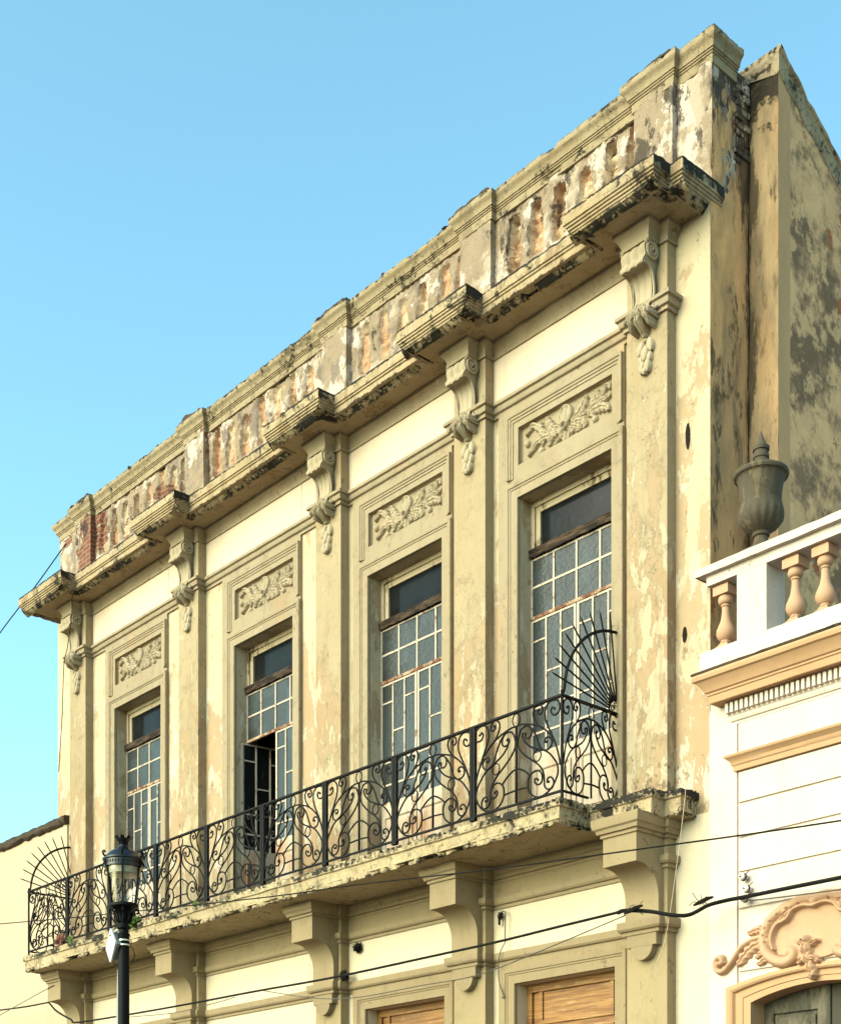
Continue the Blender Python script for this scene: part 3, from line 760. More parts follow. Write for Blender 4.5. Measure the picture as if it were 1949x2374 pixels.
# cornice ------------------------------------------------------------
RW = .56; YM, YR = -.47, -.71
cp = [(-12.80, .5), (-12.80, YR), (PC[0]+RW, YR), (PC[0]+RW, YM)]
for c in PC[1:]: cp += [(c-RW, YM), (c-RW, YR), (c+RW, YR), (c+RW, YM)]
cp += [(.045, YM), (.045, .16)]
mb = MB()
sweep_h(mb, [(-.05, 11.385), (0, 11.365), (0, 11.25), (-.015, 11.246), (-.015, 11.225), (-.031, 11.221), (-.031, 11.20), (-.047, 11.196), (-.047, 11.176), (-.060, 11.172), (-.066, 11.152), (-.098, 11.122), (-.132, 11.102), (-.15, 11.10), (-.17, 11.13)],
        cp, step=.028, amp=.0022, chip=.06, seed=3)
P = []     # soffit, lightly uneven
xs = np.arange(-12.58, -.02, .07)
for x in xs: P.append([(x, y, 11.126+.006*fb(x*2, y*4, 2)) for y in np.linspace(YM+.15, .02, 7)])
mb.grid(P); mb.box(-12.6, -.10, YM+.03, .3, 11.15, 11.37)
for c in PC:
    x0 = c-RW+.15 if c != PC[0] else -12.58
    P = [[(x, y, 11.122+.006*fb(x*2, y*4, 2)) for y in np.linspace(YR+.15, YM+.16, 6)] for x in np.linspace(x0, c+RW-.15, 12)]
    mb.grid(P); mb.box(x0-.1, c+RW-.06, YR+.06, YM+.03, 11.15, 11.362)
    # soffit strips linking the pieces
bo(mb, 'cornice', M['cornice'], smooth='auto', ang=40)
# parapet ------------------------------------------------------------
random.seed(11)
NI = [-2.63, -2.31, -1.99, -1.62, -1.27, -.97, -5.17, -4.82, -4.47, -4.13, -3.745, -3.46, -8.37, -8.03, -7.69, -7.32, -6.98, -6.64, -6.28, -11.5, -11.17, -10.83, -10.5, -10.16, -9.82, -9.48, -9.2]
xs = np.arange(-12.45, -.30, .018); zs = np.arange(11.34, 12.62, .02); P = []
rnd = {n: (random.uniform(.098, .125), random.uniform(12.40, 12.50), random.uniform(.45, 1.0)) for n in NI}
for x in xs:
    row = []
    for z in zs:
        d = 0.0
        for n in NI:
            if abs(x-n) > .2: continue
            w, top, dep = rnd[n]
            # urn-shaped opening: neck, belly
            zz = (z-11.9)/(top-11.9)
            ww = w*(.86+.16*math.sin(max(0, min(1, zz))*math.pi*1.6+.4))+.016*fb(x*3, z*9, n, 3)
            e = max(abs(x-n)-ww, z-top+.9*abs(x-n)**1.3-.0, 11.86-z)
            d = max(d, dep*max(0, min(1, -e/.018)))
            if d > .3: d *= 1+.45*fb(x*5, z*11, 4, 4)
        near = min(abs(x-n) for n in NI); bulge = .022*max(0, 1-((near-.17)/.07)**2)*(.6+.4*math.sin(z*16+1)) if near < .26 else 0
        d = d*(.12 if x > -3.3 else .085)-bulge*(11.9 < z < 12.48)
        d += .010*fb(x*7, 1, z*7, 5)+.05*max(0, fb(x*2.4, 5, z*2.4, 5)-.05)+.012*fb(x*16, 2, z*16, 3)
        row.append((x, .045+d, z))
    P.append(row)
mb = MB().grid(P); mb.box(-12.4, -.3, .28, .42, 11.3, 12.6); mb.box(-12.45, -.3, .04, .3, 11.30, 11.38)
bo(mb, 'parapet_wall', M['parapet'], smooth='auto', ang=50)
for i, c in enumerate(PC):
    mb = MB(); subbox(mb, c-HW+.01, c+HW-.01, -.04, .2, 11.34, 12.6, .03, .008, i*3.7, .035)
    bo(mb, 'parapet_pier', M['pierbrick'] if i in (0, 1) else M['pier'], smooth='auto', ang=50)
for x0, x1 in ((-.42, -.004), (-12.86, -12.2)):
    mb = MB(); subbox(mb, x0, x1, .03, .40, 11.34, 12.6, .03, .008, x0, .03)
    bo(mb, 'parapet_pier', M['pier'], smooth='auto', ang=50)
# coping ---------------------------------------------------------------
cpath = [(-12.86, .45), (-12.86, .03)]
for c in PC: cpath += [(c-HW, .03), (c-HW, -.035), (c+HW, -.035), (c+HW, .03)]
cpath += [(0.0, .03), (0.0, .40)]
mb = MB()
sweep_h(mb, [(-.02, 12.50), (.010, 12.503), (.012, 12.585), (.022, 12.588), (.022, 12.603), (.034, 12.606), (.034, 12.620), (.046, 12.624), (.052, 12.66), (.068, 12.69), (.088, 12.705), (.092, 12.72), (.092, 12.765), (.075, 12.785), (-.02, 12.80)],
        cpath, step=.035, amp=.0022, chip=.06, seed=8)
mb.box(-12.84, -.02, .03, .42, 12.56, 12.79)
for c in PC: mb.box(c-HW+.01, c+HW-.01, -.03, .05, 12.6, 12.795)
bo(mb, 'coping', M['coping'], smooth='auto', ang=40)
# broken cement and moss lying along the coping: gives the ragged skyline
random.seed(5); mb = MB()
def crust(mb, x0, x1, y0, y1, z, h, seed):
    n = int((x1-x0)/.03)+2; P = []
    for i in range(n):
        x = x0+(x1-x0)*i/(n-1); hh = h*max(.15, .7+1.0*fb(x*3.3+seed, 2, 1, 5)); e = min(i, n-1-i)
        if e == 0: hh = -.01
        j = .012*fb(x*8, seed, 3); P.append([(x, y0+j, z-.004), (x, y0+j+.008, z+hh*.8), (x, (y0+y1)/2, z+hh), (x, y1, z-.01)])
    return mb.grid(P)
ex = [-12.86]+[v for c in PC for v in (c-HW-.02, c+HW+.02)]+[.06]
for a, b in zip(ex, ex[1:]):
    pier = any(abs((a+b)/2-c) < .1 for c in PC)
    if pier: crust(mb, a-.02, b+.02, -.12, .3, 12.775, .045, a)
    else: crust(mb, a, b, -.03, .3, 12.77, .024, a)
crust(mb, -.30, .07, -.03, .4, 12.775, .045, 4)
crust(mb, -11.95, -8.95, -.03, .25, 12.78, .03, 9); crust(mb, -9.05, -8.55, -.11, .25, 12.79, .07, 6); crust(mb, -8.3, -6.2, -.03, .25, 12.78, .032, 2)
for k in range(26):
    x = random.uniform(-12.4, 0); mb.ell((x, random.uniform(-.03, .08), 12.80), (random.uniform(.02, .05), .03, random.uniform(.012, .035)), 6, 4)
bo(mb, 'broken_cement_crust', M['roofedge'])
# window surrounds and reliefs ---------------------------------------------
def surround_mesh(z0, zo, zt, hole2, left=.95, right=.815, hwid=.655, arch=.165):
    mb = MB(); hl = [(-hwid, hwid, z0, zo)]
    if hole2: hl.append((-hwid, hwid, *hole2))
    wall_holes(mb, -left, right, z0, zt, -.03, hl, .033)
    for x in (-left, right): mb.add([(x, -.03, z0), (x, .003, z0), (x, .003, zt), (x, -.03, zt)], [(0, 1, 2, 3)])
    mb.add([(-left, -.03, zt), (right, -.03, zt), (right, .003, zt), (-left, .003, zt)], [(0, 1, 2, 3)])
    k = arch/.165
    sweep_v(mb, [(.003, .02), (.003, .042), (.095*k, .042), (.10*k, .052), (.118*k, .052), (.122*k, .064), (.155*k, .066), (.165*k, .058), (.165*k, .02)],
            [(hwid, z0), (hwid, zo-.002), (-hwid, zo-.002), (-hwid, z0)], 0)
    return mb
mb = surround_mesh(ZS, 9.32, 10.30, (9.67, 10.07))
sweep_v(mb, [(0, .02), (0, .040), (.025, .040), (.03, .052), (.05, .052), (.056, .064), (.08, .066), (.085, .02)], [(.725, 9.54), (.725, 10.14), (-.725, 10.14), (-.725, 9.54)], 0)
sur = mb.obj('window_surround', M['trim'], B, bevel=.003); sur.location = (WC[0]+6.3, 0, 0)
for c in WC[1:]: copy(sur, B, (c+6.3, 0, 0))
xs = np.linspace(-.65, .65, 250); zs = np.linspace(.004, .396, 84); X, Z = np.meshgrid(xs, zs, indexing='ij'); H = np.zeros(X.shape)
LF = {'a': [(-0.072, 0.175), (-0.18, 0.214), (-0.24, 0.298), (-0.26, 0.362)], 'b': [(-0.225, 0.183), (-0.319, 0.219), (-0.371, 0.287), (-0.423, 0.335), (-0.493, 0.349), (-0.568, 0.280)],
      'b2': [(-0.30, 0.205), (-0.345, 0.270), (-0.350, 0.345)], 'c': [(-0.072, 0.145), (-0.225, 0.150), (-0.362, 0.160), (-0.449, 0.125), (-0.537, 0.050)],
      'd': [(-0.072, 0.136), (-0.157, 0.137), (-0.216, 0.105), (-0.226, 0.035)], 'e': [(-0.047, 0.080), (-0.106, 0.060), (-0.145, 0.018)],
      'f': [(0.103, 0.184), (0.186, 0.221), (0.251, 0.281), (0.295, 0.355)], 'g': [(0.292, 0.190), (0.373, 0.229), (0.427, 0.292), (0.44, 0.355)],
      'h': [(0.381, 0.224), (0.475, 0.264), (0.530, 0.318), (0.575, 0.335), (0.610, 0.282)], 'i': [(0.437, 0.208), (0.532, 0.220), (0.630, 0.226)],
      'j': [(0.324, 0.157), (0.421, 0.158), (0.508, 0.148), (0.603, 0.082)], 'l': [(0.103, 0.147), (0.210, 0.127), (0.262, 0.075), (0.262, 0.025)], 'm': [(0.10, 0.120), (0.174, 0.071), (0.155, 0.03)]}
WD = {'a': .044, 'b': .040, 'b2': .032, 'c': .038, 'd': .040, 'e': .030, 'f': .052, 'g': .040, 'h': .036, 'i': .034, 'j': .052, 'l': .045, 'm': .04}
for k, v in LF.items(): H = leaf(X, Z, H, v, WD[k]*1.22, .042, 3 if len(v) < 4 else 4)
for pts in ([(-.06, .15), (-.2, .17), (-.3, .2)], [(.1, .18), (.22, .185), (.36, .17)], [(-.242, .171), (-.319, .115), (-.345, .076)], [(.3, .18), (.38, .24), (.44, .25)], [(.30, .14), (.36, .12), (.395, .08)]): H = ridge(X, Z, H, pts, .012, .026)
for c in ((-.555, .200), (-.345, .042), (.397, .070)): H = bead(X, Z, H, c, .038, .036)
q = np.hypot((X-.0)/.098, (Z-.275)/.112); ang = np.arctan2(X, Z-.15)
pet = np.clip((1-q)/.10, 0, 1)*(.026+.012*np.exp(-((q-.84)/.14)**2)+.006*np.cos(ang*17)*(q < .8)); H = np.maximum(H, pet)
q = np.hypot((X+.0)/.062, (Z-.065)/.062); H = np.maximum(H, np.where(q < 1, .03+.012*np.cos(X*90), 0)*np.clip((1-q)/.1, 0, 1))
for s in (-1, 1): H = leaf(X, Z, H, [(s*.02, .15), (s*.07, .10), (s*.10, .05)], .034, .038, 2)
q = np.hypot(X/.052, (Z-.155)/.056); H = np.where(q < 1, np.maximum(H, .058*np.exp(-((q-.72)/.3)**2)+.004), H)
rel = field_mesh(xs, zs, H*1.25, .028).obj('relief_panel', M['orna'], B, smooth=True); rel.location = (WC[0]+6.3, 0, 9.67)
for c in WC[1:]: copy(rel, B, (c+6.3, 0, 9.67))
for c in WC: bo(MB().box(c-.66, c+.66, .0275, .05, 9.66, 10.08), 'relief_ground', M['trim'])
# windows ------------------------------------------------------------------
YW = .165
def wood_mesh():
    mb = MB()   # transom frame, stepped
    for d, e in ((0.0, .055), (.055, .12)):
        y = YW+(.02 if d else 0)
        mb.box(-.655+d, -.655+e, y, .25, 8.80, 9.318-d); mb.box(.655-e, .655-d, y, .25, 8.80, 9.318-d); mb.box(-.655+e, .655-e, y, .25, 9.318-e, 9.318-d)
    return mb
def rot_mesh():
    mb = MB(); P = []
    for i in range(46):
        x = -.655+1.31*i/45
        P.append([(x, YW-.035+.012*fb(x*6, z*12, 3), z+.010*fb(x*7, z*3, 9)) for z in (8.715, 8.725, 8.74, 8.755, 8.77, 8.785, 8.80)]+[(x, YW+.05, 8.82+.012*fb(x*8, 4, 4))])
    mb.grid(P); mb.box(-.65, .65, YW, .25, 8.715, 8.83); return mb
def bars(x0, x1, z0, z1, vs, hs_, w=.0125, y0=None):
    mb = MB(); y = YW+.002 if y0 is None else y0
    for x in vs: mb.box(x-w, x+w, y, y+.03, z0, z1)
    for a, b, z in hs_: mb.box(a, b, y+.003, y+.028, z-w, z+w)
    return mb
win0 = None; WIN = []
for i, c in enumerate(WC):
    L = (c+6.3, 0, 0)
    if i == 0:
        w = wood_mesh().obj('window', M['woodfr'], B, bevel=.004); w.location = L
        ch = []
        ch.append(MB().box(-.54, .54, .215, .225, 8.8, 9.21).obj('transom_pane', M['clearglass'], w))
        ch.append(rot_mesh().obj('rotten_transom_rail', M['rotten'], w, smooth='auto'))
        b = bars(-.655, .655, 8.09, 8.715, (-.645, -.325, 0, .325, .645), [(-.65, .65, z) for z in (8.705, 8.405)])
        ch.append(b.obj('glazing_bars', M['mframe'], w, bevel=.002))
        ch.append(MB().box(-.645, .645, YW+.014, YW+.020, 8.08, 8.71).obj('upper_panes', M['ribglass'], w))
        ch.append(MB().box(-.655, .655, YW-.006, YW+.035, 8.055, 8.092).obj('rusty_cross_bar', M['rust'], w, bevel=.004))
        # two casement leaves, local hinge kept at their outer edge
        for s in (-1, 1):
            sg = lambda v: tuple(sorted(v))
            vs = [s*.645, s*.435, s*.225, s*.022]; b = MB()
            for k, x in enumerate(vs): ww = .016 if k in (0, 3) else .0115; b.box(x-ww-s*.645, x+ww-s*.645, YW+.002, YW+.032, 6.60, 8.052)
            for (xa, xb), zz in zip(((.645, .435), (.435, .225), (.225, .022)), ((7.82, 7.10), (7.46, 6.83), (7.82, 7.10))):
                for z in zz: a0, a1 = sorted((s*xa-s*.645, s*xb-s*.645)); b.box(a0, a1, YW+.005, YW+.03, z-.010, z+.010)
            for z in (8.04, 6.83, 6.61): a0, a1 = sorted((0, s*.022-s*.645)); b.box(a0, a1, YW+.004, YW+.031, z-.012, z+.012)
            o = b.obj('casement_bars', M['mframe'], w, bevel=.002); o.location = (s*.645, 0, 0); ch.append(o)
            a0, a1 = sorted((0, s*.022-s*.645)); o = MB().box(a0, a1, YW+.014, YW+.020, 6.6, 8.05).obj('casement_panes', M['ribglass'], w); o.location = (s*.645, 0, 0); ch.append(o)
            # solid wooden apron of the leaf with a raised field
            b = MB(); q0, q1 = sorted((0, s*.008-s*.645)); b.box(q0, q1, YW, YW+.04, ZS, 6.60)
            m0, m1 = q0+.09, q1-.09
            sweep_v(b, [(0, 0), (0, .008), (.012, .018), (.03, .018), (.03, 0)], [(m1, 5.86), (m1, 6.42), (m0, 6.42), (m0, 5.86)], YW, closed=True)
            b.box(m0+.04, m1-.04, YW-.010, YW, 5.90, 6.38)
            o = b.obj('door_apron', M['doorwood'], w, bevel=.004); o.location = (s*.645, 0, 0); ch.append(o)
        win0 = (w, ch)
        WIN.append((w, ch))
    else:
        w0, ch0 = win0; w = copy(w0, B, L); WIN.append((w, [copy(k, w, tuple(k.location)) for k in ch0]))
# bay two: the left leaf stands open into the dark room
w, ch = WIN[1]
for k in ch:
    if k.name.split('.')[0] in ('casement_bars', 'casement_panes', 'door_apron') and k.location.x < 0:
        if k.name.startswith('casement_panes'): k.data = k.data.copy(); k.data.materials[0] = M['clearglass']  # darker glass colour stands in for the dark room these panes reflect
        k.rotation_euler = (0, 0, R(80)); k.location = (-.645+.16, .06, 0)
# broken panes in the last window: dark holes showing the room
# reveals' lower storey doors -----------------------------------------------
mb = surround_mesh(0, 4.14, 4.375, None, left=.95, right=.93, hwid=.70, arch=.165)
ds = mb.obj('door_surround', M['lowtrim'], B, bevel=.003); ds.location = (WC[2]+6.3, 0, 0); copy(ds, B, (WC[3]+6.3, 0, 0))
mb = MB(); YD = .165
mb.box(-.70, -.62, YD-.02, YD+.04, 0, 4.14); mb.box(.62, .70, YD-.02, YD+.04, 0, 4.14); mb.box(-.62, .62, YD-.02, YD+.04, 4.05, 4.14); mb.box(-.62, .62, YD+.01, YD+.04, 0, 4.05)
for z in np.arange(0.1, 4.0, .72):
    mb.box(-.52, .52, YD-.012, YD+.01, z, z+.045); mb.box(-.52, .52, YD-.012, YD+.01, z+.60, z+.645)
    mb.box(-.52, -.475, YD-.012, YD+.01, z+.045, z+.60); mb.box(.475, .52, YD-.012, YD+.01, z+.045, z+.60)
dr = mb.obj('boarded_door', M['boards'], B, bevel=.005); dr.location = (WC[2]+6.3, 0, 0); copy(dr, B, (WC[3]+6.3, 0, 0))
# lower mouldings, brackets ----------------------------------------------------
YB = -.53
path = wrap([(0, 0), (HW, YP), (.205, YB)])
mb = MB(); sweep_h(mb, [(0, 5.265), (.02, 5.265), (.02, 5.295), (.045, 5.30), (.055, 5.335), (.075, 5.35), (.085, 5.39), (.085, 5.44), (0, 5.44)], path, step=.08, amp=.003, back=.01)
bo(mb, 'bracket_crown_mould', M['lowtrim'], smooth='auto')
mb = MB(); sweep_h(mb, [(0, 4.98), (.022, 4.98), (.022, 5.015), (.045, 5.02), (.06, 5.04), (.06, 5.095), (0, 5.10)], wrap([(0, 0), (HW, YP)]), step=.1, amp=.002, back=.01)
bo(mb, 'lower_bed_mould', M['lowtrim'], smooth='auto')
mb = MB(); sweep_h(mb, [(0, 4.37), (.022, 4.37), (.022, 4.405), (.045, 4.41), (.06, 4.43), (.06, 4.50), (0, 4.505)], wrap([(0, 0), (HW, YP), (.205, -.205)]), step=.1, amp=.002, back=.01)
bo(mb, 'lower_string_course', M['lowtrim'], smooth='auto')
for a, b in zip(PC, PC[1:]):
    bo(MB().box(a+HW, b-HW, -.012, .01, 5.09, 5.45), 'lower_fascia', M['lowtrim'])
    w_ = [c for c in WC if a < c < b][0]; mb = MB()
    if b-a > 3: mb.box(a+HW+.004, b-HW-.28, -.004, .01, 4.50, 4.985); mb.box(b-HW-.268, b-HW-.004, -.004, .01, 4.50, 4.985)
    else: mb.box(a+HW+.004, b-HW-.004, -.004, .01, 4.50, 4.985)
    bo(mb, 'lower_panel', M['lowpanel'])
side = [(0, 5.44), (YB, 5.44), (YB, 4.99)] + [(-.455+.25*math.sin(t*math.pi/24), 4.70+.285*math.cos(t*math.pi/24)) for t in range(13)] + [(-.205, 4.36), (0, 4.36)]
br0 = None
for c in PC:
    if br0 is None:
        mb = MB().prism(side, 'x', -.205, .205)
        br0 = mb.obj('bracket', M['lowtrim'], B, smooth='auto', ang=30); br0.location = (c+6.3, 0, 0)
        mb = MB(); mb.box(-.185, .185, -.215, -.12, 4.25, 4.37)
        mb.prism([(.135*math.cos(a), 4.252+.135*math.sin(a)) for a in np.linspace(math.pi, 2*math.pi, 21)], 'y', -.213, -.12)
        pen0 = mb.obj('pendant', M['lowtrim'], br0, bevel=.004)
    else:
        b_ = copy(br0, B, (c+6.3, 0, 0)); copy(pen0, b_, (0, 0, 0))
# balcony ---------------------------------------------------------------------
sp = [(-12.29, .0), (-12.29, -.885), (-1.10, -.885), (-1.10, -.46), (-.32, -.46), (-.32, -.27), (-.13, -.27), (-.13, 0)]
mb = MB()
sweep_h(mb, [(-.03, ZS), (0, ZS-.004), (0, 5.585), (-.022, 5.575), (-.028, 5.53), (-.032, 5.46), (-.036, 5.42), (-.07, 5.415)], sp, step=.025, amp=.007, chip=.16, seed=21)
P = [[(x, y, 5.428+.008*fb(x*2.3, y*4, 7, 4)+.03*max(0, fb(x*.8, y*2.2, 3, 4)-.32)) for y in np.linspace(-.83, .0, 14)] for x in np.arange(-12.24, -1.13, .06)]
mb.grid(P); mb.box(-12.26, -1.13, -.855, .0, 5.47, ZS-.003); mb.box(-1.13, -.35, -.43, 0, 5.43, ZS-.003); mb.box(-.35, -.16, -.24, 0, 5.43, ZS-.003)
slab = bo(mb, 'balcony_slab', M['slab'], smooth='auto', ang=45)
# railing -----------------------------------------------------------------------
RL = {'arc': [(0.006, 6.504), (0.069, 6.505), (0.172, 6.484), (0.286, 6.449), (0.387, 6.394), (0.475, 6.320), (0.531, 6.246), (0.574, 6.168), (0.602, 6.086), (0.625, 5.986)],
'c1': [(0.331, 6.583), (0.306, 6.585), (0.317, 6.554), (0.345, 6.542), (0.378, 6.556), (0.375, 6.598), (0.344, 6.631), (0.297, 6.637), (0.257, 6.608), (0.246, 6.558), (0.269, 6.499), (0.319, 6.440), (0.387, 6.390)],
'c2': [(0.547, 6.540), (0.517, 6.565), (0.498, 6.537), (0.514, 6.499), (0.558, 6.483), (0.605, 6.500), (0.620, 6.556), (0.591, 6.610), (0.536, 6.630), (0.470, 6.624), (0.422, 6.575), (0.414, 6.501), (0.437, 6.427), (0.487, 6.340), (0.531, 6.261), (0.574, 6.172)],
's1': [(0.127, 6.402), (0.127, 6.360), (0.178, 6.348), (0.214, 6.381), (0.207, 6.437), (0.161, 6.473), (0.104, 6.473), (0.058, 6.453), (0.028, 6.395), (0.017, 6.335), (0.040, 6.275), (0.104, 6.207), (0.195, 6.140), (0.297, 6.071), (0.364, 6.003), (0.392, 5.936), (0.396, 5.875), (0.403, 5.827), (0.448, 5.788), (0.503, 5.791), (0.528, 5.831), (0.514, 5.880), (0.475, 5.901), (0.440, 5.888), (0.440, 5.858), (0.468, 5.855)],
's2': [(0.115, 6.416), (0.098, 6.382), (0.127, 6.325), (0.195, 6.263), (0.286, 6.219), (0.398, 6.177), (0.475, 6.130), (0.542, 6.062), (0.590, 5.993), (0.600, 5.915), (0.569, 5.853), (0.520, 5.795), (0.442, 5.751), (0.353, 5.734), (0.274, 5.750), (0.207, 5.798), (0.178, 5.860), (0.180, 5.928), (0.212, 5.975), (0.274, 6.000), (0.331, 5.991), (0.370, 5.956), (0.381, 5.901), (0.359, 5.863), (0.308, 5.861), (0.274, 5.893), (0.283, 5.925), (0.314, 5.911)],
's3': [(0.172, 6.470), (0.229, 6.424), (0.274, 6.359), (0.308, 6.290), (0.342, 6.222), (0.398, 6.177), (0.464, 6.178), (0.503, 6.215), (0.498, 6.265), (0.453, 6.294), (0.414, 6.285), (0.407, 6.256), (0.437, 6.245)],
'lowarch': [(-0.0, 6.082), (0.058, 6.067), (0.127, 6.032), (0.178, 5.994), (0.207, 5.971)], 'hbar': [(-0.0, 5.872), (0.09, 5.868), (0.178, 5.861)]}
RX0, RX1, RY = -12.204, -1.118, -.83
PW = (RX1-RX0)/9
def scroll_mesh(sx=.948):
    mb = MB(); ry = random.uniform
    for s in (-1, 1):
        for k, v in RL.items():
            yo = {'s1': .006, 's2': -.006, 's3': .004}.get(k, 0)
            mb.tube([(s*x*sx, yo, z) for x, z in cr(v, 4)], .0098, 5)
        for c in ((.314, 5.908), (.135, 6.40), (.33, 6.585), (.547, 6.545), (.437, 6.252), (.462, 5.858)): mb.ell((s*c[0]*sx, 0, c[1]), (.014, .012, .014), 6, 4)
        mb.tube([(s*(.303+.054*math.cos(a))*sx, 0, 6.147+.056*math.sin(a)) for a in np.linspace(0, 2*math.pi, 19)], .007, 5)
    mb.tube([(.054*math.cos(a)*sx, 0, 6.568+.062*math.sin(a)) for a in np.linspace(0, 2*math.pi, 19)], .007, 5)
    mb.box(-.009, .009, -.008, .008, 5.735, 6.51); return mb
def post_mesh():
    mb = MB(); mb.box(-.040, -.006, -.016, .016, 5.70, 6.64); mb.box(.004, .040, -.018, .014, 5.69, 6.64); mb.box(-.04, .04, -.02, .02, 5.69, 5.725)
    return mb
rb = MB()
rb.box(RX0-.012, RX1+.012, RY-.020, RY+.020, 6.638, 6.658); rb.box(RX0-.01, RX1+.01, RY-.012, RY+.012, 5.722, 5.742)
for x in (RX0, RX1):
    yb = -.46 if x == RX1 else 0
    rb.box(x-.020, x+.020, RY+.020, 0, 6.639, 6.657); rb.box(x-.012, x+.012, RY+.012, yb, 5.723, 5.741)
    rb.box(x-.011, x+.011, RY-.011, RY+.011, 5.66, 6.70)
rail = bo(rb, 'balcony_railing', M['iron'])
sc = scroll_mesh().obj('scroll_panel', M['iron'], rail, smooth=True); pt = post_mesh().obj('railing_post', M['iron'], rail)
first = True
for i in range(9):
    L = (RX0+PW*(i+.5)+6.3, RY, 0)
    if i == 0: sc.location = L
    else: copy(sc, rail, L)
for i in range(1, 9):
    L = (RX0+PW*i+6.3, RY, 0)
    if i == 1: pt.location = L
    else: copy(pt, rail, L)
for x in (RX0, RX1):
    o = copy(sc, rail, (x+6.3, RY/2, 0)); o.rotation_euler = (0, 0, R(90)); o.scale = (.80/1.19, 1, 1)
def fan_mesh():
    mb = MB(); cz, r = 6.66, .80
    a = [( 0, -r*math.cos(t), cz+r*math.sin(t)) for t in np.linspace(0, math.pi/2, 22)]
    mb.tube([(0, RY+.0, 6.64)]+a[1:], .016, 6)
    for t in np.linspace(R(10), R(82), 9): mb.tube([(0.004, -.13*math.cos(t)-.02, cz+.13*math.sin(t)), (0, -.95*math.cos(t), cz+.95*math.sin(t)), (0, -1.0*math.cos(t), cz+1.0*math.sin(t))], .009, 5, rf=lambda q: 1 if q < .9 else .15)
    mb.tube([(0, -.02-.13*math.cos(t), cz+.13*math.sin(t)) for t in np.linspace(0, math.pi/2, 9)], .009, 5)
    for c0 in ((-.045, cz+.085), (-.095, cz+.035)): mb.tube([(0, c0[0]+(.034-.006*k/4)*math.cos(k*.6), c0[1]+(.034-.0016*k)*math.sin(k*.6)) for k in range(15)], .006, 5)
    mb.tube([(0, -.012, 6.66), (0, -.012, 7.47)], .011, 6); return mb
f0 = fan_mesh().obj('fan_guard', M['iron'], rail, smooth='auto'); f0.location = (RX0+6.3, 0, 0); copy(f0, rail, (RX1+6.3, 0, 0))
# small scars on the right wall strip
for x, z, h_ in ((-.26, 9.08, .13), (-.298, 7.20, .08)):
    mb = MB(); P = []
    for i in range(17):
        a = 2*math.pi*i/16; P.append([(x, -.0035, z), (x+.028*math.cos(a)*(1+.3*fb(i, z, 1)), -.0035, z+h_*math.sin(a)*(1+.2*fb(z, i, 1)))])
    mb.grid(P); bo(mb, 'wall_scar', M['soot'], fix=False)
# ================================================================== white building on the right
WB = empty('white_building', (6, 0, 0)); tag(WB, 'white painted low building with peach mouldings, roof balustrade and arched doorway', 'building')
def wo_(mb, name, mat, parent=None, **k):
    mb.v = [(x-6, y, z) for x, y, z in mb.v]; return mb.obj(name, mat, parent or WB, **k)
XC = 1.165     # centre of the doorway
mb = MB(); wall_holes(mb, 0.004, 12, 0, 6.72, .001, [(XC-.93, XC+.93, 0, 3.78)], .30); mb.box(.34, 12, .5, 10, 0, 6.6)
mb.add([(.004, .001, 6.72), (12, .001, 6.72), (12, 10, 6.72), (.004, 10, 6.72)], [(0, 1, 2, 3)])
wo_(mb, 'wall', M['white'], fix=False)
mb = MB()     # long flat courses separated by real grooves
for z0, z1 in ((5.90, 6.185), (5.458, 5.735), (5.138, 5.436), (4.821, 5.116), (4.481, 4.799)): mb.box(.335, 12, -.022, .004, z0, z1)
mb.box(.335, 12, -.020, .004, 3.9, 4.459); mb.box(.006, .318, -.020, .004, 3.0, 6.38)
wo_(mb, 'rusticated_course', M['white'], bevel=.003)
wp = [(.33, .0), (.33, -.018), (12, -.018)]
mb = MB(); sweep_h(mb, [(0, 5.742), (.03, 5.745), (.034, 5.79), (.045, 5.80), (.052, 5.83), (.08, 5.855), (.095, 5.865), (.10, 5.885), (0, 5.90)], wp, step=.2, amp=.0012, back=.01)
wo_(mb, 'band_moulding', M['peach'], smooth='auto')
wp = [(.285, .06), (.285, 0), (12, 0)]
mb = MB(); sweep_h(mb, [(0, 6.385), (.165, 6.385), (.170, 6.39), (.175, 6.452), (.187, 6.458), (.187, 6.475), (.205, 6.485), (.225, 6.53), (.262, 6.575), (.285, 6.585), (.292, 6.615), (.285, 6.64), (.0, 6.70)], wp, step=.15, amp=.0025, back=.01, chip=.02)
wo_(mb, 'cornice', M['peach'], smooth='auto', ang=25)
mb = MB(); sweep_h(mb, [(.275, 6.642), (.29, 6.642), (.292, 6.66), (.28, 6.668), (.0, 6.715)], wp, step=.08, amp=.004, chip=.05, seed=4)
wo_(mb, 'cornice_flashing', M['roofedge'], smooth='auto')
mb = MB(); sweep_h(mb, [(0, 6.19), (.018, 6.19), (.018, 6.212), (.034, 6.217), (.045, 6.24), (.045, 6.262), (.052, 6.27), (.052, 6.386), (0, 6.386)], wp, step=.3, back=.01)
for k in range(180): x = .30+.0545*k-.06; mb.box(x, x+.032, -.098, -.045, 6.282, 6.372)
wo_(mb, 'dentil_course', M['white'])
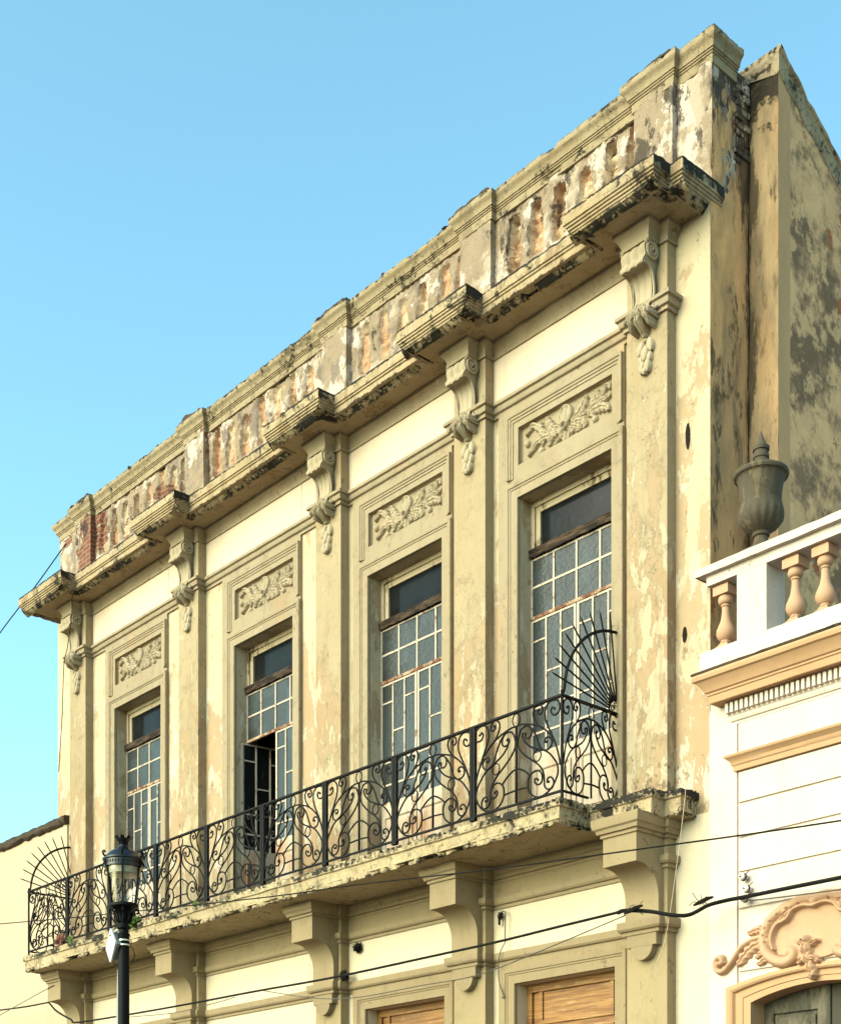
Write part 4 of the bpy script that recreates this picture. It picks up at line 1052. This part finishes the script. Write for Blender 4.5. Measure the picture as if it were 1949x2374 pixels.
# balustrade
mb = MB(); P = []
for i in range(160):
    x = .0+12*i/159
    P.append([(x, .18, 6.70), (x, -.16+.004*fb(x*3, 1, 1), 6.69), (x, -.165+.004*fb(x*3, 2, 1), 6.80), (x, -.155+.004*fb(x*3, 1, 5), 6.885+.006*fb(x*4, 7, 1)), (x, -.14, 6.895), (x, .15, 6.895), (x, .16, 6.7)])
mb.grid(P); mb.f.append((0, 1, 2, 3, 4, 5, 6)[::-1])
wo_(mb, 'balustrade_plinth', M['white2'], smooth='auto')
mb = MB(); mb.box(.07, 12, -.15, .13, 7.495, 7.59); sweep_h(mb, [(0, 7.585), (0, 7.60), (.005, 7.655), (-.02, 7.668), (-.2, 7.67)], [(-.02, .19), (-.02, -.205), (12, -.205)], step=.12, amp=.004, chip=.02); mb.box(0, 12, -.19, .19, 7.588, 7.66)
wo_(mb, 'handrail', M['white2'], smooth='auto')
for x in (.568, 3.35): wo_(MB().box(x-.161, x+.161, -.148, .14, 6.89, 7.497), 'pedestal', M['white2'], bevel=.006)
bp = [(.062, 7.40), (.066, 7.385), (.070, 7.36), (.066, 7.335), (.052, 7.322), (.040, 7.318), (.040, 7.312), (.046, 7.306), (.046, 7.298), (.036, 7.292), (.036, 7.25), (.042, 7.20), (.050, 7.16), (.068, 7.12), (.084, 7.08), (.088, 7.055), (.084, 7.03), (.068, 7.00), (.052, 6.988), (.044, 6.984), (.044, 6.976), (.050, 6.972), (.050, 6.964), (.042, 6.958), (.044, 6.935)]
b0 = None
for x in [.20] + [.955+.303*k for k in range(8)] + [3.70+.303*k for k in range(4)]:
    if b0 is None:
        mb = MB().lathe(bp[::-1], (0, 0, 0), 24); mb.box(-.085, .085, -.085, .085, 7.395, 7.475); mb.box(-.07, .07, -.07, .07, 7.475, 7.497)
        mb.lathe([(.125, 6.892), (.120, 6.905), (.085, 6.93), (.062, 6.95), (.055, 6.962)], (0, 0, 0), 4, math.pi/4)
        b0 = mb.obj('baluster', M['peach2'], WB, smooth='auto', ang=40); b0.location = (x-6, -.03, 0)
    else: copy(b0, WB, (x-6, -.03, 0))
# arched doorway
def arch_path(h=.69, spring=3.598, rise=.108, z0=0.0, n=28):
    Rr = (h*h+rise*rise)/(2*rise); a = math.asin(h/Rr); cz = spring+rise-Rr
    pts = [(h, z) for z in (z0, 1.5, 3.0, spring)]
    out = [(x, z, 1, 0) for x, z in pts]
    for k in range(n+1):
        t = a-2*a*k/n; out.append((Rr*math.sin(t), cz+Rr*math.cos(t), math.sin(t)/math.sin(a), .62+.0*k))
    return out + [(-x, z, -1, 0) for x, z in pts[::-1]]
def arch_sweep(mb, prof, y0=0):
    P = []; ap = arch_path()
    for i, (x, z, nx, nz) in enumerate(ap):
        if i in (3, len(ap)-4): nz = .62
        P.append([(XC+x+nx*o, y0-d, z+nz*o) for o, d in prof])
    mb.grid(P); return mb
mb = arch_sweep(MB(), [(0, -.30), (0, .03), (.075, .03), (.082, .040), (.16, .040), (.168, .058), (.175, .07), (.20, .082), (.225, .078), (.232, .055), (.262, .05), (.262, -.004)])
wo_(mb, 'arched_surround', M['peach'], smooth='auto', ang=30)
mb = MB(); y = .19
mb.box(XC-.75, XC+.75, y+.02, y+.06, 0, 3.8)
for s in (-1, 1):
    x0, x1 = sorted((XC+s*.02, XC+s*.69)); mb.box(x0, x0+.10, y-.01, y+.02, 0, 3.72); mb.box(x1-.10, x1, y-.01, y+.02, 0, 3.72); mb.box(x0+.1, x1-.1, y-.01, y+.02, 3.50, 3.72)
    mb.box(x0+.13, x1-.13, y+.0, y+.02, 2.4, 3.46); mb.box(x0+.18, x1-.18, y-.012, y+.0, 2.46, 3.40)
mb.box(XC-.02, XC+.02, y-.03, y+.02, 0, 3.75)
wo_(mb, 'door', M['greydoor'], bevel=.006)
# cartouche carved over the doorway
xs = np.linspace(.06, 2.27, 300); zs = np.linspace(3.70, 4.49, 150); X, Z = np.meshgrid(xs, zs, indexing='ij'); H = np.zeros(X.shape)
XM = np.where(X <= XC, X, 2*XC-X)
outl = [(XC, 4.435), (1.05, 4.445), (.93, 4.42), (.80, 4.375), (.70, 4.31), (.645, 4.21), (.632, 4.12), (.655, 4.03), (.72, 3.965), (.80, 3.925), (.87, 3.915), (.935, 3.945), (.945, 3.99), (.905, 4.01), (.885, 3.985)]
q = ((XM-XC)/.50)**2+((Z-4.17)/.265)**2; H = np.where(q < 1, .022+.012*q, H)
H = ridge(XM, Z, H, outl, .052, .080); H = np.where(H > .07, np.minimum(H, .078), H)
H = ridge(XM, Z, H, [(XC, 4.365), (1.06, 4.384), (.96, 4.36), (.91, 4.30), (.87, 4.275), (.80, 4.255), (.75, 4.19), (.735, 4.11), (.755, 4.04)], .022, .095)
H = leaf(XM, Z, H, [(.93, 4.39), (.87, 4.33), (.83, 4.27)], .05, .10, 2)
H = ridge(XM, Z, H, [(.66, 4.175), (.52, 4.165), (.387, 4.105), (.290, 3.999), (.20, 3.925), (.13, 3.925), (.095, 3.985), (.124, 4.045), (.17, 4.04), (.18, 4.0)], .030, .070)
H = leaf(XM, Z, H, [(.66, 4.13), (.52, 4.10), (.42, 4.03), (.35, 3.95)], .065, .062, 5, .2, .6)
H = leaf(XM, Z, H, [(.66, 4.20), (.58, 4.245), (.46, 4.225)], .048, .06, 4, .2, .6)
H = leaf(XM, Z, H, [(.78, 3.93), (.68, 3.975), (.56, 3.93)], .042, .055, 4, .2, .6)
H = leaf(XM, Z, H, [(.66, 4.02), (.60, 4.03), (.54, 3.99)], .035, .05, 3)
H = bead(X, Z, H, (.135, 3.99), .03, .075); H = bead(X, Z, H, (XC, 4.41), .05, .09)
H = leaf(X, Z, H, [(XC-.09, 4.07), (XC-.06, 3.93), (XC-.015, 3.80), (XC, 3.73)], .07, .13, 4, .3, .8)
for s in (-1, 1):
    H = leaf(X, Z, H, [(XC-.05, 4.0), (XC-.05+s*.06, 4.05), (XC-.05+s*.11, 4.06)], .035, .11, 2)
    H = leaf(X, Z, H, [(XC-.05, 3.93), (XC-.05+s*.07, 3.90), (XC-.04+s*.10, 3.86)], .035, .12, 2)
for a in np.linspace(.3, 2.3, 9):     # drilled dots on the rim
    for s in (-1, 1):
        cx, cz = XC+s*(.515*math.sin(a)), 4.17+.25*math.cos(a); d = np.hypot(X-cx, Z-cz); H = np.where(d < .010, H-.03*(H > .05), H)
wo_(field_mesh(xs, zs, H, -.018), 'cartouche', M['peach2'], smooth=True)

# ================================================================== pale house on the left
LH = empty('pale_house', (-20, 3, 0)); tag(LH, 'plain pale yellow house wall with a dark stained coping, beyond the balcony end', 'building')
mb = MB(); mb.box(-32, -12.50, -.03, 9, 0, 7.93); mb.v = [(x+20, y-3, z) for x, y, z in mb.v]; mb.obj('wall', M['leftwall'], LH)
mb = MB(); sweep_h(mb, [(0, 7.88), (.05, 7.90), (.07, 7.93), (.075, 8.0), (.05, 8.03), (-.3, 8.05)], [(-32, -.03), (-12.48, -.03)], step=.06, amp=.012, chip=.08, seed=2)
mb.v = [(x+20, y-3, z) for x, y, z in mb.v]; mb.obj('coping', M['roofedge'], LH, smooth='auto')

# ================================================================== urn on the balustrade
mb = MB(); up = [(.105, 0), (.105, .03), (.085, .05), (.070, .085), (.064, .12), (.082, .125), (.088, .145), (.075, .16), (.10, .175), (.165, .205), (.205, .26), (.218, .31), (.214, .36), (.205, .395), (.205, .41), (.195, .42), (.200, .50), (.212, .58), (.228, .635), (.236, .65), (.262, .66), (.270, .68), (.262, .70), (.238, .71), (.19, .74), (.12, .765), (.075, .79), (.068, .83), (.078, .835), (.078, .865), (.070, .87), (.066, .90), (.080, .905), (.082, .935), (.060, .95), (.035, 1.0), (.010, 1.07), (.001, 1.09)]
P = []; k = 72
for r, z in up:
    row = []
    for j in range(k+1):
        a = 2*math.pi*j/k; rr = r
        if .17 < z < .37: rr *= 1+.10*(abs(math.cos(a*8))-.5)*math.sin((z-.17)/.2*math.pi)
        if .60 < z < .645: rr *= 1+.02*math.cos(a*18)
        row.append((rr*.93*math.cos(a), rr*.93*math.sin(a), z))
    P.append(row)
mb.grid(P); mb.box(-.13, .13, -.13, .13, -.04, .004)
u = mb.obj('stone_urn', M['urn'], smooth='auto', ang=40); u.location = (.568, 0, 7.705)
tag(u, 'grey lidded stone urn standing on the white balustrade', 'urn')

# ================================================================== street lamp
LX, LY = -4.894, -3.401
SL = empty('street_lamp', (LX, LY, 0)); tag(SL, 'black cast iron lamp post with a crowned lantern, in front of the balcony', 'street lamp')
mb = MB().lathe([(.20, 0), (.20, .08), (.16, .12), (.15, .55), (.17, .6), (.12, .68), (.085, .8), (.075, 1.1), (.068, 2.0), (.060, 3.4), (.0565, 4.43)], (0, 0, 0), 32)
mb.obj('post', M['lampblack'], SL, smooth='auto')
mb = MB().lathe([(.0565, 4.43), (.060, 4.435), (.0585, 4.55), (.064, 4.56), (.066, 4.575), (.052, 4.59), (.050, 4.62), (.072, 4.635), (.074, 4.655), (.048, 4.67), (.046, 4.70), (.060, 4.78), (.088, 4.83), (.13, 4.855), (.145, 4.86)], (0, 0, 0), 32)
for j in range(8):
    a = 2*math.pi*j/8+.2; r_ = lambda r, z: (r*math.cos(a), r*math.sin(a), z)
    mb.tube(cr([r_(.05, 4.69), r_(.075, 4.72), r_(.085, 4.77), r_(.105, 4.815), r_(.14, 4.83), r_(.15, 4.80), r_(.128, 4.79)], 4), .0105, 6)
mb.obj('lantern_bracket', M['lampblack'], SL, smooth='auto')
for z in (4.51, 4.462): MB().lathe([(.0605, z-.008), (.0625, z-.006), (.0625, z+.006), (.0605, z+.008)], (0, 0, 0), 32).obj('steel_band', M['steel'], SL, smooth='auto')
mb = MB().lathe([(.115, 4.852), (.152, 4.855), (.155, 4.87), (.150, 4.885), (.118, 4.885)], (0, 0, 0), 36)
cage = mb.obj('lantern_cage', M['lampblack'], SL, smooth='auto')
mb = MB()
for j in range(6):
    a = 2*math.pi*j/6+.45; c_, s_ = math.cos(a), math.sin(a); mb.tube([(.138*c_, .138*s_, 4.88), (.188*c_, .188*s_, 5.27)], .0105, 6)
mb.obj('cage_bar', M['lampblack'], SL, smooth='auto')
mb = MB().lathe([(.128, 4.885), (.178, 5.262)], (0, 0, 0), 36); mb.f = mb.f[:-2]; mb.obj('lantern_glass', M['lampglass'], SL, smooth=True)
mb = MB().lathe([(.155, 5.183), (.170, 5.19), (.176, 5.262)], (0, 0, 0), 36); mb.obj('reflector', M['bulkhead'], SL, smooth='auto')
mb = MB().lathe([(.178, 5.255), (.200, 5.26), (.202, 5.275), (.205, 5.325), (.217, 5.335), (.219, 5.35), (.205, 5.36), (.185, 5.37), (.165, 5.40), (.13, 5.43), (.085, 5.455), (.058, 5.475), (.048, 5.50), (.055, 5.505), (.060, 5.512), (.050, 5.52), (.064, 5.535), (.082, 5.56), (.074, 5.556), (.03, 5.52)], (0, 0, 0), 40)
cp_ = mb.obj('lantern_cap', simple('blue_black_enamel', (.002, .0032, .007), .35, var=.2), SL, smooth='auto')
mb = MB()
for j in range(8):
    a = 2*math.pi*j/8+.1; mb.add([(r*math.cos(a+d), r*math.sin(a+d), z) for r, d, z in ((.070, -.28, 5.545), (.070, .28, 5.545), (.098, .20, 5.583), (.098, -.20, 5.583), (.062, -.28, 5.545), (.062, .28, 5.545), (.090, .20, 5.583), (.090, -.20, 5.583))], [(0, 1, 2, 3), (4, 7, 6, 5), (0, 4, 5, 1), (1, 5, 6, 2), (2, 6, 7, 3), (3, 7, 4, 0)])
for j in range(6):      # acroteria round the rim
    a = 2*math.pi*j/6+.45; c_, s_ = math.cos(a), math.sin(a)
    mb.tube([(.19*c_, .19*s_, 5.345), (.225*c_, .225*s_, 5.37), (.235*c_, .235*s_, 5.40), (.22*c_, .22*s_, 5.415), (.205*c_, .205*s_, 5.395)], .011, 5)
    mb.tube([(.20*c_, .20*s_, 5.345), (.215*c_, .215*s_, 5.30), (.20*c_, .20*s_, 5.25)], .010, 5)
for j in range(40):
    a = 2*math.pi*j/40; mb.ell((.2055*math.cos(a), .2055*math.sin(a), 5.30), (.006, .006, .016), 5, 4)
mb.obj('crown_ornament', M['lampblack'], SL, smooth='auto')
# antenna strapped to the post
def unit(px, d=15.0): return None
AN = empty('wireless_antenna', (LX-.13, LY-.06, 4.47)); tag(AN, 'white diamond-shaped radio antenna strapped to the lamp post', 'antenna')
view = Vector((-.7485, .6633, 0)); rt = Vector((.6633, .7485, 0))
nrm = (rt*-.86-view*.45).normalized()        # faces left of the camera
tn = Vector((0, 0, 1)).cross(nrm).normalized(); rotm = Matrix((tn, Vector((0, 0, 1)), nrm)).transposed()
def rsq(h, r, n=5, sk=0.0):
    o = []
    for k, (cx, cz) in enumerate(((h-r, h-r), (-h+r, h-r), (-h+r, -h+r), (h-r, -h+r))):
        for j in range(n+1): a = math.pi/2*(k+j/n); o.append((cx+r*math.cos(a), cz+r*math.sin(a)))
    c_, s_ = math.cos(R(45)), math.sin(R(45))
    return [((x*c_-z*s_)*1.0, (x*s_+z*c_)) for x, z in o]
def plate(h, r, d0, d1, name, mat):
    mb = MB().prism(rsq(h, r), 'z', d0, d1); mb.v = [tuple(rotm @ Vector(v)) for v in mb.v]; return mb.obj(name, mat, AN, bevel=.004)
plate(.135, .035, 0, .022, 'radome', M['plasticwhite']); plate(.118, .02, -.055, 0, 'housing', M['plasticgrey'])
mb = MB()
for a, b in (((-.03, .10), (.075, .155)), ((.035, .055), (.13, .095))):
    p0 = rt*a[0]+Vector((0, 0, a[1]))-view*.03; p1 = rt*b[0]+Vector((0, 0, b[1]))-view*.05; mb.tube([p0, p1], .0105, 8)
mb.obj('stick_aerial', M['plasticwhite'], AN, smooth='auto')
mb = MB(); mb.tube([rt*-.01+Vector((0, 0, .05)), rt*.02+Vector((0, 0, .075)), rt*.07+Vector((0, 0, .03)), rt*.12+Vector((0, 0, .02))], .013, 6); mb.box(.02, .12, -.02, .02, -.03, .03)
mb.tube(cr([rt*-.0+Vector((0, 0, -.13)), rt*.02+Vector((0, 0, -.19)), rt*.06+Vector((0, 0, -.205)), rt*.10+Vector((0, 0, -.19))], 5), .004, 5)
mb.tube(cr([rt*.18+Vector((0, 0, .02)), rt*.225+Vector((0, 0, -.06)), rt*.23+Vector((0, 0, -.12)), rt*.20+Vector((0, 0, -.17))], 5), .004, 5)
mb.obj('clamp', M['cable'], AN, smooth='auto')
mb = MB(); e = rt*-.062
mb.add([tuple(Vector((LX, LY, 0))+e+rt*a+view*b+Vector((0, 0, z))) for a, b, z in ((-.012, 0, 2.9), (.02, 0, 2.9), (.02, .01, 2.9), (-.012, .01, 2.9), (-.006, 0, 4.21), (-.002, 0, 4.21), (-.002, .01, 4.21), (-.006, .01, 4.21), (-.016, 0, 3.7), (.012, 0, 3.7))], [(0, 1, 9, 8), (8, 9, 5, 4), (3, 7, 6, 2), (0, 8, 4, 7, 3), (1, 2, 6, 5, 9), (4, 5, 6, 7), (0, 3, 2, 1)])
o = mb.obj('plastic_strip', M['plasticwhite']); tag(o, 'narrow white plastic strip tied along the black lamp post', 'strip')

# ================================================================== cables
def cable(name, pts, r, label, mat='cable', cat='cable', k=6):
    o = MB().tube(cr(pts, 8), r, k).obj(name, M[mat], smooth='auto'); tag(o, label, cat); return o
cable('overhead_wire', [(-13.777, -1.0, 6.335), (-12.827, -1.009, 6.229), (-10.036, -1.037, 5.905), (-5.755, -1.094, 5.437), (-3.925, -1.126, 5.267), (-1.667, -1.173, 5.027), (.255, -1.223, 4.848), (2.209, -1.287, 4.671), (6, -1.35, 4.4)], .0075, 'thin black wire crossing the balcony front and the big end bracket')
cable('power_cable', [(-14.546, -.5, 5.073), (-13.9, -.5, 5.052), (-12.979, -.5, 5.007), (-12.10, -.55, 4.972)], .013, 'short black cable tied to the far left balcony bracket')
cable('power_cable', [(-12.10, -.55, 4.972), (-11.8, -.57, 4.80), (-11.3, -.6, 4.62), (-11.088, -.6, 4.556), (-9.625, -.6, 4.515), (-8.09, -.6, 4.489), (-6.522, -.6, 4.474), (-4.953, -.6, 4.449), (-3.243, -.6, 4.461), (-2.249, -.6, 4.471), (-1.345, -.6, 4.497), (-.524, -.6, 4.518)], .014, 'long black cable running under the balcony brackets')
cable('thick_cable', [(-.62, -.6, 4.512), (-.524, -.6, 4.518), (-.275, -.55, 4.477), (-.028, -.5, 4.409), (.092, -.42, 4.409), (.201, -.3, 4.491), (.319, -.2, 4.53), (.437, -.16, 4.54), (.56, -.16, 4.539), (1.055, -.2, 4.529), (1.554, -.25, 4.515), (1.953, -.3, 4.504), (4, -.3, 4.5)], .020, 'thick black cable sagging onto the white wall insulators')
cable('thin_wire', [(-.524, -.6, 4.473), (-1.786, -.6, 4.266), (-2.563, -.6, 4.165), (-3.419, -.6, 4.166), (-4.498, -.6, 4.164), (-5.301, -.6, 4.247), (-6.355, -.6, 4.46)], .0055, 'slack thin wire dipping below the long cable over the lower doors', 'wire')
cable('thin_wire', [(.574, -.16, 4.494), (1.042, -.18, 4.458), (1.51, -.18, 4.431), (1.882, -.18, 4.41), (4, -.2, 4.4)], .006, 'thin wire just under the thick cable on the white wall', 'wire')
cable('thin_wire', [(-9.625, -.6, 4.479), (-8.422, -.6, 4.41), (-7.421, -.6, 4.43), (-6.987, -.6, 4.453)], .0055, 'short thin wire hanging beside the lamp post', 'wire')
cable('pale_wire', [(-.056, -.3, 5.66), (-.05, -.32, 5.5), (-.028, -.45, 4.94), (-.123, -.5, 4.245), (-.291, -.5, 3.896), (-.509, -.5, 3.46), (-.604, -.5, 3.282)], .003, 'pale cord hanging from the right end of the balcony slab', 'palewire', 'wire')
cable('stay_wire', [(-13.795, -.55, 4.952), (-12.877, -.55, 5.086), (-11.95, -.54, 5.22)], .006, 'thin wire climbing to the far left bracket, above the short cable', 'wire')
cable('sky_wire', [(-17, -.4, 10.4), (-15.32, -.3, 11.022), (-14.428, -.25, 11.446), (-13.542, -.1, 11.922), (-12.63, .02, 12.40)], .010, 'wire against the sky reaching the left end of the parapet')
cable('hanging_wire', [(-11.448, -.5, 11.05), (-11.475, -.5, 10.708), (-11.748, -.42, 10.374), (-11.935, -.38, 10.168), (-12.238, -.25, 9.554), (-12.486, -.15, 9.166), (-12.677, -.08, 8.749)], .0065, 'black wire drooping from the cornice down the left building corner')
cable('frayed_wire', [(-2.764, -.06, 4.922), (-2.652, -.07, 4.914), (-2.665, -.06, 4.665), (-2.652, -.06, 4.617), (-2.718, -.09, 4.464), (-2.731, -.09, 4.21), (-2.665, -.08, 4.017), (-2.698, -.08, 4.011)], .006, 'frayed cord hanging over the cream panel above the right lower door', 'wire', 'wire')
mb = MB(); mb.tube([(-2.76, -.004, 4.93), (-2.76, -.05, 4.93), (-2.75, -.06, 4.86), (-2.76, -.05, 4.80)], .014, 6); mb.ell((-2.75, -.05, 4.89), (.028, .03, .04), 8, 6)
tag(mb.obj('cable_hook', M['cable'], smooth='auto'), 'black iron hook in the corner of the cream lower panel', 'hook')
def splice(c, label, seed):
    random.seed(seed); mb = MB(); c = Vector(c)
    mb.tube([c+Vector((-.10, 0, -.012)), c+Vector((-.03, -.01, .0)), c+Vector((.05, -.01, .02)), c+Vector((.12, 0, .03))], .022, 6, rf=lambda q: .45+.55*math.sin(q*math.pi))
    for k in range(9):
        a = c+Vector((random.uniform(-.07, .07), 0, 0)); b = a+Vector((random.uniform(-.10, .13), random.uniform(-.05, .02), random.uniform(-.09, .10))); m_ = (a+b)/2+Vector((0, 0, random.uniform(-.02, .03)))
        mb.tube([a, m_, b], .0035, 4)
    o = mb.obj('cable_splice', M['cable'], smooth='auto'); tag(o, label, 'cable splice'); return o
splice((-.43, -.61, 4.50), 'frayed black cable splice in front of the big end bracket', 3)
splice((.14, -.30, 4.53), 'taped cable splice over the seam between cream and white walls', 8)
def insulator(x, z, label, y=-.02):
    IN = empty('insulator', (x, y, z)); tag(IN, label, 'insulator', 'porcelain insulators on the white wall')
    mb = MB(); P = [(.010, 0), (.030, .004), (.036, .02), (.030, .034), (.020, .040), (.030, .046), (.036, .06), (.030, .074), (.012, .08)]
    mb.lathe(P, (0, 0, 0), 16); mb.v = [(vx, -vz-.02, vy) for vx, vy, vz in mb.v]; mb.obj('porcelain_body', M['porcelain'], IN, smooth='auto')
    mb = MB(); mb.tube([(0, .03, 0), (0, -.115, 0)], .007, 6); mb.tube([(.034*math.cos(a), -.06, .034*math.sin(a)) for a in np.linspace(0, 2*math.pi, 13)], .0045, 5); mb.tube([(.02, -.06, .02), (.07, -.06, .05)], .004, 5)
    mb.obj('iron_pin', M['cable'], IN, smooth='auto')
insulator(.43, 4.745, 'top porcelain insulator of the three on the white wall')
insulator(.468, 4.630, 'middle porcelain insulator of the three on the white wall')
insulator(.462, 4.540, 'lowest porcelain insulator, gripping the thick cable', -.04)
# burnt looking dry clumps stuck on the lower frieze
def clump(name, c, r, n, label, cat, mat, seed, up=0.0, ln=.6):
    random.seed(seed); mb = MB(); c = Vector(c); mb.ell(c, (r*.5, r*.3, r*.5), 8, 6)
    for k in range(n):
        d = Vector((random.gauss(0, 1), random.gauss(0, .5)-.2, random.gauss(0, 1)+up)).normalized(); L = r*random.uniform(ln, 1.25); s_ = d.cross(Vector((0, 1, .3))).normalized()*r*random.uniform(.06, .13)
        a = c+d*r*.2; b = c+d*L+Vector((random.uniform(-.1, .1), 0, random.uniform(-.1, .1)))*r
        m_ = (a+b)/2; mb.add([a, m_+s_, b, m_-s_], [(0, 1, 2, 3)])
    o = mb.obj(name, M[mat], fix=False); tag(o, label, cat); return o
clump('dry_clump', (-5.20, -.03, 4.90), .075, 160, 'black dry clump in the upper left corner of a cream panel', 'dry clump', 'soot', 1)
clump('dry_clump', (-5.33, -.14, 4.57), .075, 160, 'black dry clump resting on the moulding beside a bracket', 'dry clump', 'soot', 2)
clump('weed', (-11.13, -.84, 5.72), .12, 320, 'reddish dry weed growing on the left end of the balcony slab', 'weed', 'leafred', 3, .9)
clump('weed', (-10.80, -.87, 5.70), .07, 120, 'small green weed beside the reddish one on the balcony slab', 'weed', 'leafgreen', 5, .6)
clump('weed', (-8.97, -.87, 5.66), .12, 320, 'green weed on the slab edge just right of the lamp post', 'weed', 'leafgreen', 4, .5)
clump('weed', (-7.45, -.88, 5.66), .06, 100, 'tiny dark weed under the railing, near the open window', 'weed', 'leafgreen', 6, .2)
